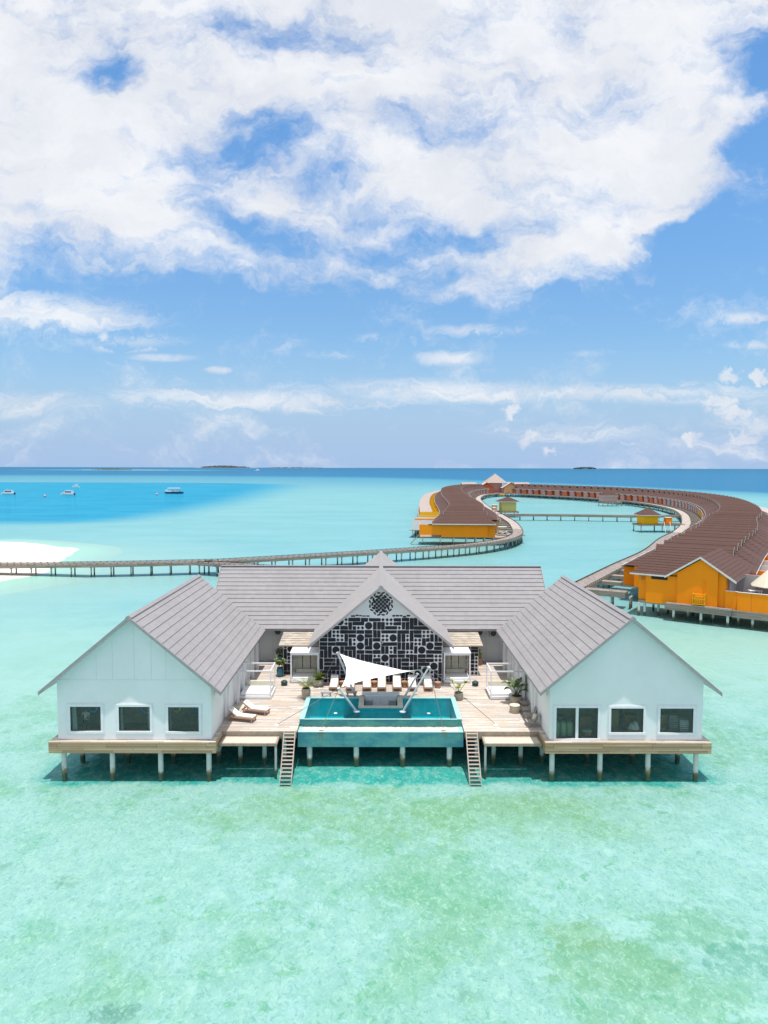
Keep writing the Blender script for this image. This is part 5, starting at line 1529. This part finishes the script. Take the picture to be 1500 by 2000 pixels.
def end_villa_right():
    t = thing('end_villa', 'big orange villa with white edged front gable ending the near arc', 'villa', (35.15, 97.6, 0), R(-35.5))
    # local a = along the front (x), b = away from the camera (y)
    w = MB()
    w.box(0, 1.1, .9, 6.6, 1.9, 5.5)
    w.prismy([(1.1, 1.6), (5.2, 1.6), (5.2, 6.35), (3.75, 5.4), (1.1, 5.4)], .5, 6.6)
    w.prismy([(5.2, 2.0), (10.2, 2.0), (10.2, 6.6), (8.1, 8.05), (5.2, 6.1)], .25, 5.5)
    w.prismy([(10.2, 2.0), (11.1, 2.0), (11.1, 5.95), (10.2, 6.5)], .6, 5.5)
    w.build('wall', 'orange', t)
    MB().box(1.8, 3.9, .44, .498, 4.9, 5.28).build('vent_slot', 'blackp', t)
    MB().box(.35, .75, .85, .898, 4.6, 5.0).build('vent_slot', 'redor', t)
    # main roof: ridge along x, hipped at the walkway end
    r = MB()
    zr, ze = 8.3, 5.5; yr, y0, y1 = 3.9, .35, 7.5
    r.slope((-1.0, y0, ze), (8.0, y0, ze), (1.9, yr, zr), (8.0, yr, zr), 9, .04)
    r.slope((-1.0, y1, ze), (8.0, y1, ze), (1.9, yr, zr), (8.0, yr, zr), 9, .04)
    r.slope((-1.0, y0, ze), (-1.0, y1, ze), (1.9, yr, zr), (1.9, yr + .001, zr), 9, .04)
    r.box(-1.05, 3.7, y0 - .05, y0 - .002, ze - .17, ze + .03, 2); r.box(-1.07, -1.003, y0 - .05, y1, ze - .17, ze + .03, 2)
    r.build('roof', ['brown', 'brownedge', 'ltrim'], t)
    # cross gable with white rakes
    g = MB(); cx, hw, zr2, ze2 = 8.05, 4.35, 8.42, 5.5
    for s in (-1, 1): g.slope((cx + s * hw, 0, ze2), (cx + s * hw, 13.2, ze2), (cx, 0, zr2), (cx, 13.2, zr2), 9, .04)
    for s in (-1, 1): g.poly([(cx + s * hw, 0, ze2 - .1), (cx + s * hw, 13.2, ze2 - .1), (cx, 13.2, zr2 - .1), (cx, 0, zr2 - .1)], 2)
    go = g.build('gable_roof', ['brown', 'brownedge', 'ltrim'], t)
    for s in (-1, 1):
        x = cx + s * hw
        MB().prismy([(x + s * .05, ze2 - .27), (cx, zr2 - .25), (cx, zr2 + .02), (x + s * .05, ze2 + .02)], -.06, -.003).build('bargeboard', 'ltrim', go)
    # service crate and pipe on the wall
    c = MB()
    for k in range(6): c.box(7.3 + k * .28, 7.36 + k * .28, -.34, -.28, 2.15, 3.55)
    for z in (2.15, 2.85, 3.5): c.box(7.27, 8.80, -.36, -.26, z, z + .08)
    for x in (7.27, 8.74):
        for z in (2.15, 3.5): c.box(x, x + .06, -.26, .24, z, z + .06)
        for k in range(3): c.box(x, x + .06, -.2 + k * .15, -.14 + k * .15, 2.2, 3.5)
    cr = c.build('service_crate', 'amber', t)
    MB().box(7.5, 8.6, -.16, .2, 2.25, 3.2).build('service_unit', 'orange', cr)
    MB().cyl((8.6, .18, 3.2), (8.6, .18, 5.4), .05, .05, 8).build('pipe', 'orange', t)
    # planked floor edge, side court
    f = MB()
    f.box(4.0, 12.0, -.55, .24, 1.86, 2.0); f.box(12.02, 24, -.25, 8, 1.76, 1.88)
    f.build('floor_deck', 'deckx', t)
    f = MB()
    for k in range(4):
        f.box(3.95, 12.05, -.62, -.555, 1.14 + k * .215, 1.14 + k * .215 + .20); f.box(12.06, 24, -.33, -.26, 1.0 + k * .215, 1.0 + k * .215 + .20)
    f.box(3.88, 3.945, -.6, .4, 1.14, 2.0); f.box(0.1, 12.0, .6, 6.5, 1.45, 1.85)
    f.build('fascia', 'fasciag', t)
    cw = MB(); cw.box(11.12, 12.6, .3, .45, 1.9, 4.2); cw.box(12.6, 24, .0, .16, 1.9, 4.2)
    cwo = cw.build('court_wall', 'orange', t)
    sm = MB()
    for x in (14.2, 17.2, 20.2): sm.box(x, x + .04, -.02, -.002, 1.95, 4.15)
    sm.build('panel_seam', 'redor', cwo)
    cp = MB().box(11.1, 12.58, .26, .5, 4.2, 4.27).box(12.6, 24, -.05, .21, 4.2, 4.27); cp.build('coping', 'ltrim', cwo)
    MB().box(11.12, 22, 7.2, 7.4, 1.9, 5.6).box(11.12, 11.3, 2.2, 7.2, 1.9, 5.6).build('court_room', 'greyv', t)
    for x, y in ((.2, .6), (.9, .9), (2.4, 2.2), (3.2, 4.2), (5.0, -.3), (6.4, 1.6), (8.4, -.3), (9.5, 1.6), (11.6, -.3), (12.6, 1.2), (14.4, .2), (16.6, 1.4), (18.5, .2), (20, 2), (22.5, .2), (1.0, 5), (6.3, 5), (11, 5), (16, 5), (20.5, 5)):
        pile(t, x, y, z1=1.5 if y > .5 else 1.1, r=.17, n=10)
    t2 = thing('parasol', 'open white parasol behind the orange court wall at the picture edge', 'parasol', (51.1, 93.4, 1.9))
    MB().cyl((0, 0, 0), (0, 0, 4.6), .05, .035, 8).build('pole', 'timber', t2)
    MB().lathe([(2.3, 2.6), (2.28, 2.68), (.08, 4.9), (.02, 4.96)], n=8).build('canopy', 'beigecloth', t2)
    MB().lathe([(.35, 0), (.35, .07), (.06, .1)], n=14).build('base', 'greyp', t2)
    t3 = thing('table', 'small white table behind the orange court wall', 'table', (49.2, 93.3, 1.9))
    MB().box(-.8, .8, -.4, .4, 2.0, 2.08).build('top', 'trim', t3, bev=.01)
    for x in (-.7, .7):
        for y in (-.3, .3): MB().box(x - .04, x + .04, y - .04, y + .04, 0, 2.0).build('leg', 'trim', t3)
end_villa_right()

def end_villa_left():
    t = thing('end_villa', 'plain orange end villa whose wall faces the hall across the lagoon', 'villa', (20, 187, 0), R(-4))
    w = MB()
    w.box(-4.2, 1.6, 0, 8, 1.75, 5.2); w.box(1.6, 7.9, -.12, 8, 1.75, 5.2); w.box(7.9, 9.8, .3, 8, 1.75, 5.1)
    w.build('wall', 'orange', t)
    MB().box(-10.0, -4.21, -.1, .1, 2.3, 5.0).box(-10.0, -9.8, .1, 7, 2.3, 5.0).build('court_wall', 'orange', t)
    for a, b in ((-7.6, -4.6), (5.2, 7.8)): MB().box(a, b, -.17, -.125, 4.95, 5.15).build('vent_slot', 'blackp', t)
    r = MB(); zr, ze, zg = 8.3, 5.25, 7.3; yr, y0, y1 = 3.6, -.7, 8.2
    k = (zr - zg) / (zr - ze); ya, yb = yr + (y0 - yr) * k, yr + (y1 - yr) * k
    xe0, xe1, x0, x1 = -6.6, 9.9, -3.4, 7.6
    r.slope((xe0, y0, ze), (xe1, y0, ze), (x0, ya, zg), (x1, ya, zg), 6, .04); r.slope((xe0, y1, ze), (xe1, y1, ze), (x0, yb, zg), (x1, yb, zg), 6, .04)
    r.slope((x0 - .2, ya, zg), (x1 + .2, ya, zg), (x0 - .2, yr, zr), (x1 + .2, yr, zr), 3, .04); r.slope((x0 - .2, yb, zg), (x1 + .2, yb, zg), (x0 - .2, yr, zr), (x1 + .2, yr, zr), 3, .04)
    r.slope((xe0, y0, ze), (xe0, y1, ze), (x0, ya, zg), (x0, yb, zg), 6, .04); r.slope((xe1, y0, ze), (xe1, y1, ze), (x1, ya, zg), (x1, yb, zg), 6, .04)
    r.box(xe0, xe1, y0 - .06, y0 - .002, ze - .2, ze + .03, 2); r.box(xe1 + .002, xe1 + .06, y0, y1, ze - .2, ze + .03, 2)
    r.build('roof', ['brown', 'brownedge', 'ltrim'], t)
    for x, sg in ((x0, -1), (x1, 1)):
        b = MB()
        b.beam((x + sg * .25, ya, zg), (x + sg * .25, yr, zr + .04), .1, .18); b.beam((x + sg * .25, yb, zg), (x + sg * .25, yr, zr + .04), .1, .18); b.build('gablet_trim', 'bargegrey', t)
        g = MB().mesh([(x + sg * .05, ya + .1, zg + .03), (x + sg * .05, yb - .1, zg + .03), (x + sg * .05, yr, zr - .06)], [(0, 1, 2)]); g.build('gablet_panel', 'blackp', t)
    MB().box(-10, 14, .3, 8, 1.55, 1.74).build('floor_deck', 'timber', t)
    for x in (-9.2, -4.4, -1.0, 2.4, 4.8, 7.1, 9.5):
        for y in (.5, 4.5): pile(t, x, y, z1=1.54, r=.17, n=8)
    s = thing('stairs', 'small stair from the plain orange villa down into the lagoon', 'stairs', (20, 187, 0), R(-4))
    for y in (.6, 1.5): MB().beam((-10.1, y, 2.2), (-12.3, y, -.2), .08, .2).build('stringer', 'timber', s)
    for k in range(8): q = (k + .5) / 8; MB().box(-10.1 - 2.2 * q - .12, -10.1 - 2.2 * q + .12, .64, 1.46, 2.2 - 2.4 * q, 2.24 - 2.4 * q).build('tread', 'timber', s)
end_villa_left()

def hut(name, label, loc, rz, w, dth, z0, ze, zr, wallm, ov=1.1, plat=None, platz=2.0, lean=True):
    t = thing(name, label, 'hut', loc, rz)
    MB().box(-w, w, -dth, dth, z0, ze + .15).build('wall', wallm, t)
    r = MB(); W, D = w + ov, dth + ov
    C4 = [(-W, -D, ze), (W, -D, ze), (W, D, ze), (-W, D, ze)]
    rx = max(0, W - D); rA, rB = (-rx, 0, zr), (rx + .001, 0, zr)
    r.slope(C4[0], C4[1], rA, rB, 7, .04); r.slope(C4[3], C4[2], rA, rB, 7, .04); r.slope(C4[1], C4[2], rB, (rB[0], .001, zr), 7, .04); r.slope(C4[0], C4[3], rA, (rA[0], .001, zr), 7, .04)
    r.box(-W, W, -D - .05, -D - .002, ze - .15, ze + .03, 2); r.box(-W - .05, -W - .002, -D, D, ze - .15, ze + .03, 2); r.box(W + .002, W + .05, -D, D, ze - .15, ze + .03, 2)
    r.poly([(a, b, ze - .05) for a, b, _ in C4], 2)
    r.build('roof', ['brown', 'brownedge', 'ltrim'], t)
    if plat:
        a, b, c, d = plat
        MB().box(a, b, c, d, platz - .5, platz).build('platform', 'fasciag', t)
        for x in (a + .4, (a + b) / 2, b - .4):
            for y in (c + .3, d - .3): pile(t, x, y, z1=platz - .5, r=.2, m='pilegrey', n=8)
    return t
hut('hut', 'small pale yellow hut with brown pyramid roof on the thin jetty', (52.3, 296, 0), R(3), 3.0, 2.6, 2.0, 6.05, 7.9, 'lime', 1.3, (-7.5, 4, -3.4, 3.5), 2.0)
hut('hut', 'bright yellow hut with brown pyramid roof standing nearer on the water', (85.2, 228.5, 0), R(4), 2.4, 2.4, 2.25, 5.05, 7.3, 'yellow', .95, (-3.6, 11, -3.0, 3.2), 2.2)
hut('hut', 'dusty pink hut with brown hipped roof on the far inner walkway', (121.5, 383, 0), R(5), 4.0, 2.6, 2.0, 5.1, 7.6, 'pink', .6, (-4.4, 6.5, -3.2, 3), 1.9)
for lab, x, y, z, h, mt in (('small beige cabinet on the platform of the pale yellow hut', 46.5, 293.5, 2.0, 2.6, 'salmon'), ('small orange cabinet beside the bright yellow hut', 91.3, 227.3, 2.2, 2.0, 'orange')):
    t = thing('cabinet', lab, 'cabinet', (x, y, z))
    MB().box(-1.0, 1.0, -.9, .9, 0, h).build('body', mt, t); MB().box(-1.1, 1.1, -1, 1, h, h + .14).build('top', 'ltrim', t); MB().box(-.8, .8, -.93, -.903, .2, h - .3).build('door', mt, t)
s = thing('stairs', 'white ladder stairs from the bright yellow hut into the water', 'stairs', (90.3, 225.2, 0))
for x in (-.9, .9): MB().beam((x, .2, 3.0), (x, -.9, -.3), .14, .16).build('stringer', 'trim', s)
for k in range(7): q = (k + .5) / 7; MB().box(-.82, .82, .1 - 1.1 * q - .1, .1 - 1.1 * q + .1, 2.4 - 2.6 * q, 2.46 - 2.6 * q).build('tread', 'timber', s)

def pavilion():
    t = thing('far_pavilion', 'far arrival pavilion with pale pyramid roof between red and orange gables', 'pavilion', (82.5, 520, 0), R(2))
    r = MB(); W = 7.6
    for a, b in (((-W, -W), (W, -W)), ((W, -W), (W, W)), ((W, W), (-W, W)), ((-W, W), (-W, -W))):
        r.slope((*a, 9.0), (*b, 9.0), (0, 0, 15.6), (.001, .001, 15.6), 8, .05)
    r.poly([(-W, -W, 8.9), (W, -W, 8.9), (W, W, 8.9), (-W, W, 8.9)], 1)
    r.build('roof', ['palepink', 'lilac'], t)
    for sx, mt in ((-1, 'redor'), (1, 'salmon')):
        cx = sx * 8.6
        MB().prismy([(cx - 4.6, 2), (cx + 4.6, 2), (cx + 4.6, 6.0), (cx, 9.0), (cx - 4.6, 6.0)], -14, -6).build('gable_room', mt, t)
        g = MB()
        for s in (-1, 1): g.slope((cx + s * 6.2, -14.8, 5.6), (cx + s * 6.2, -5, 5.6), (cx, -14.8, 9.5), (cx, -5, 9.5), 5, .05)
        for s in (-1, 1): g.beam((cx + s * 6.2, -14.85, 5.5), (cx, -14.85, 9.4), .1, .4, 2)
        g.build('gable_roof', ['lilac', 'lilac', 'redor'], t)
        w = MB(); a, b = (cx + sx * 5.2, cx + sx * 16)
        w.slope((min(a, b), -8, 5.6), (max(a, b), -8, 5.6), (min(a, b), 0, 9.2), (max(a, b), 0, 9.2), 6, .05)
        w.slope((min(a, b), 8, 5.6), (max(a, b), 8, 5.6), (min(a, b), 0, 9.2), (max(a, b), 0, 9.2), 6, .05)
        w.build('side_roof', ['palepink', 'lilac'], t)
        for k in range(4):
            x = a + (b - a) * (k + .5) / 4
            MB().box(x - .25, x + .25, -7.2, -6.7, 1.9, 5.6).build('column', 'greyv', t)
        MB().box(min(a, b), max(a, b), -6, 6, 1.9, 4.6).build('side_room', 'greyv', t)
    MB().box(-4.2, 4.2, -4.5, 5, 1.9, 9).build('hall_wall', 'pink', t)
    MB().box(-27, 27, -16, 10, 1.5, 1.9).build('platform', 'timber', t)
    MB().box(-4, 4, -17.5, -15.9, .4, 2.0).build('stair_block', 'salmon', t)
    for k in range(14):
        for y in (-15.5, -9): pile(t, -25 + k * 3.85, y, z1=1.5, r=.25, m='pilegrey', n=6)
pavilion()

def golf_cart(label, loc, rz):
    t = thing('golf_cart', label, 'golf cart', loc, rz)
    b = MB().box(-1.2, 1.2, -.58, .58, .3, .62)
    b.mesh([(.75, -.55, .62), (1.25, -.5, .62), (1.25, .5, .62), (.75, .55, .62), (.75, -.55, .98), (1.15, -.45, .86), (1.15, .45, .86), (.75, .55, .98)], [(0, 1, 5, 4), (1, 2, 6, 5), (2, 3, 7, 6), (4, 5, 6, 7), (0, 4, 7, 3)])
    b.box(-1.2, -.75, -.55, .55, .62, .9); b.build('body', 'cart', t, bev=.03)
    MB().box(-.75, -.2, -.52, .52, .62, .85).box(-.82, -.7, -.52, .52, .9, 1.3).build('seat', 'counter', t, bev=.03)
    MB().box(-1.25, 1.1, -.62, .62, 1.86, 1.95).build('canopy', 'trim', t, bev=.03)
    for x, x2 in ((.8, .95), (-1.1, -1.15)):
        for s in (-1, 1): MB().beam((x2, s * .52, .9), (x, s * .55, 1.86), .05, .05).build('roof_post', 'acdark', t)
    for x in (-.8, .85):
        for s in (-1, 1):
            w = MB().cyl((x, s * .5, .25), (x, s * .64, .25), .25, .25, 16).build('wheel', 'rubber', t); MB().cyl((x, s * .641, .25), (x, s * .655, .25), .13, .13, 12).build('hub', 'trim', w)
# a side bay of the walkway carries the parked carts
bay = MB().box(-3, 4.5, -2.2, 2.6, -.18, 0).build('parking_bay', 'deckx', loc=(34.2, 193.6, 1.98)); tag(bay, 'planked parking bay between the plain orange villa and the walkway', 'parking bay')
golf_cart('cream golf cart parked beside the plain orange end villa', (33.0, 194.2, 1.985), R(10))
golf_cart('cream golf cart standing by the roofs near the pale yellow hut', (45.6, 289, 2.005), R(80))

# ------------------------------------------------------------------ boats, buoys, islands
def hull(mb, L, B, z0, z1, m=0, bow=1.5):
    n = 14; rows = []
    for i in range(n + 1):
        k = i / n; x = -L / 2 + L * k
        w = B / 2 * (1 if k < .55 else max(.02, 1 - ((k - .55) / .45) ** bow)); sh = .35 * max(0, k - .5)
        rows.append([(x, -w, z1 + sh), (x, -w * .8, z0), (x, w * .8, z0), (x, w, z1 + sh)])
    vs = [p for r in rows for p in r]
    fs = [(4 * i + a, 4 * i + 4 + a, 4 * i + 5 + a, 4 * i + 1 + a) for i in range(n) for a in range(3)] + [(4 * i + 3, 4 * i + 7, 4 * i + 4, 4 * i) for i in range(n)] + [(0, 1, 2, 3), (4 * n, 4 * n + 3, 4 * n + 2, 4 * n + 1)]
    mb.mesh(vs, fs, m); return mb
def speedboat(label, loc, rz, L=10.5):
    t = thing('speedboat', label, 'boat', loc, rz, 'moored boats in the blue basin')
    hull(MB(), L, 3.0, -.3, 1.0).build('hull', 'hull', t)
    k = L / 10.5
    MB().prismy([(-3.9 * k, 1.0), (2.3 * k, 1.0), (3.3 * k, 1.1), (1.6 * k, 2.35), (1.2 * k, 2.75), (-3.8 * k, 2.75)], -1.25, 1.25).build('cabin', 'hull', t)
    w = MB()
    for s in (-1, 1):
        for i in range(5): a = (-3.6 + i * .98) * k; w.prismy([(a, 1.45), (a + .86 * k, 1.45), (a + .86 * k, 2.35), (a, 2.35)], *sorted((s * 1.252, s * 1.275)))
    w.build('window', 'maroon', t)
    MB().box(-4.2 * k, 1.5 * k, -1.35, 1.35, 2.755, 2.9).build('roof', 'hull', t)
    MB().box(-L / 2 - .5, -L / 2, -.7, .7, -.1, 1.2).build('outboard_motor', 'hulld', t)
    MB().cyl((.2, 0, 2.9), (.2, 0, 3.6), .05, .03, 6).build('mast', 'hull', t)
speedboat('white speedboat with maroon windows cut by the picture edge', (-268, 515, 0), R(172), 10.5)
speedboat('white speedboat with maroon windows between the small boat and the edge', (-222.5, 509, 0), R(170), 10.5)
def small_boat():
    t = thing('speedboat', 'small white open boat farthest back in the blue basin', 'boat', (-291, 684, 0), R(170), 'moored boats in the blue basin')
    hull(MB(), 6.6, 2.2, -.2, 1.3).build('hull', 'hull', t)
    MB().prismy([(-1.8, 1.3), (1.5, 1.3), (.9, 2.9), (-1.5, 2.9)], -.8, .8).build('cabin', 'hull', t)
    MB().box(-.6, .7, -.83, -.802, 1.7, 2.6).build('window', 'acdark', t)
    MB().box(-2.2, 1.1, -1, 1, 2.905, 3.1).build('roof', 'hull', t)
small_boat()
def dhoni():
    t = thing('dhoni', 'white canopied dhoni boat with dark stern moored in the blue basin', 'boat', (-157, 543, 0), R(176), 'moored boats in the blue basin')
    hull(MB(), 14, 3.6, -.3, 1.1).build('hull', 'hulld', t)
    MB().box(1.0, 6.0, -1.72, 1.72, 1.0, 2.5).build('bow_cabin', 'hull', t)
    MB().box(-4.6, 1.0, -1.5, -1.35, 1.1, 1.9).box(-4.6, 1.0, 1.35, 1.5, 1.1, 1.9).box(-3, -1, -1.2, 1.2, 1.1, 3.0).build('rail', 'hull', t)
    MB().box(-5.0, 4.6, -1.95, 1.95, 3.5, 3.95).build('canopy', 'canvas', t)
    for x in (-4.6, -2, .8, 4.0):
        for s in (-1, 1): MB().cyl((x, s * 1.6, 1.1), (x, s * 1.6, 3.5), .06, .06, 6).build('post', 'hull', t)
dhoni()
def yacht():
    t = thing('yacht', 'tiny white yacht on the dark ocean below the distant island', 'boat', (-640, 3700, 0), R(175))
    hull(MB(), 26, 6, -.4, 3).build('hull', 'hull', t); MB().prismy([(-10, 3), (6, 3), (3, 7.2), (-9, 7.2)], -2.4, 2.4).build('cabin', 'hull', t); MB().prismy([(-6, 7.2), (1, 7.2), (0, 9.6), (-5, 9.6)], -2, 2).build('flybridge', 'hull', t)
yacht()
for x, y, lab in ((-160, 512, 'pink buoy floating in front of the dhoni'), (-224, 478, 'pink buoy floating in front of the middle speedboat')):
    tag(MB().lathe([(.1, -.4), (.7, -.1), (.85, .3), (.6, .8), (.2, 1.0), (.1, 1.3)], n=14).build('buoy', 'buoy', smooth=True, loc=(x, y, 0)), lab, 'buoy', 'mooring buoys')

def clumps(mb, cx, cy, L, D, h, n, seed):
    rg = random.Random(seed)
    for i in range(n):
        u = rg.uniform(-1, 1); x = cx + u * L; y = cy + rg.uniform(-1, 1) * D
        r = rg.uniform(.35, 1) * h * (1 - .55 * abs(u) ** 2.5); vs = []; k = 9
        for z, q in ((0, 1.0), (.45, 1.12), (.8, .75), (1.0, .25)):
            for j in range(k):
                a = 2 * math.pi * j / k; s = q * r * rg.uniform(.75, 1.25) * 1.5; vs.append((x + s * math.cos(a), y + s * math.sin(a), z * r * rg.uniform(.85, 1.1) + .3))
        mb.mesh(vs, [(p * k + j, p * k + (j + 1) % k, (p + 1) * k + (j + 1) % k, (p + 1) * k + j) for p in range(3) for j in range(k)] + [tuple(range(3 * k, 4 * k))])
    return mb
def island(label, cx, cy, L, h, n, seed, beachL, beachm='sand', veg='farveg', off=0, bh=1.2):
    t = thing('distant_island', label, 'island')
    MB().prismz([(cx + beachL * math.cos(a * math.pi / 16), cy + beachL * .22 * math.sin(a * math.pi / 16)) for a in range(32)], -.5, bh).build('beach', beachm, t)
    clumps(MB(), cx + off, cy, L, L * .1, h, n, seed).build('vegetation', veg, t)
island('flat white sand island with low dark bushes', -1490, 4180, 112, 8.5, 60, 1, 255, veg='nearveg', off=-75)
island('distant dark green island with white beach on the horizon', -2570, 11800, 400, 40, 120, 2, 520, bh=5)
island('long thin dark island beside the green one on the horizon', -1450, 11900, 460, 17, 110, 3, 470, bh=2)
island('small lone dark island on the horizon above the big arc', 3380, 11900, 190, 34, 60, 4, 230, bh=4)
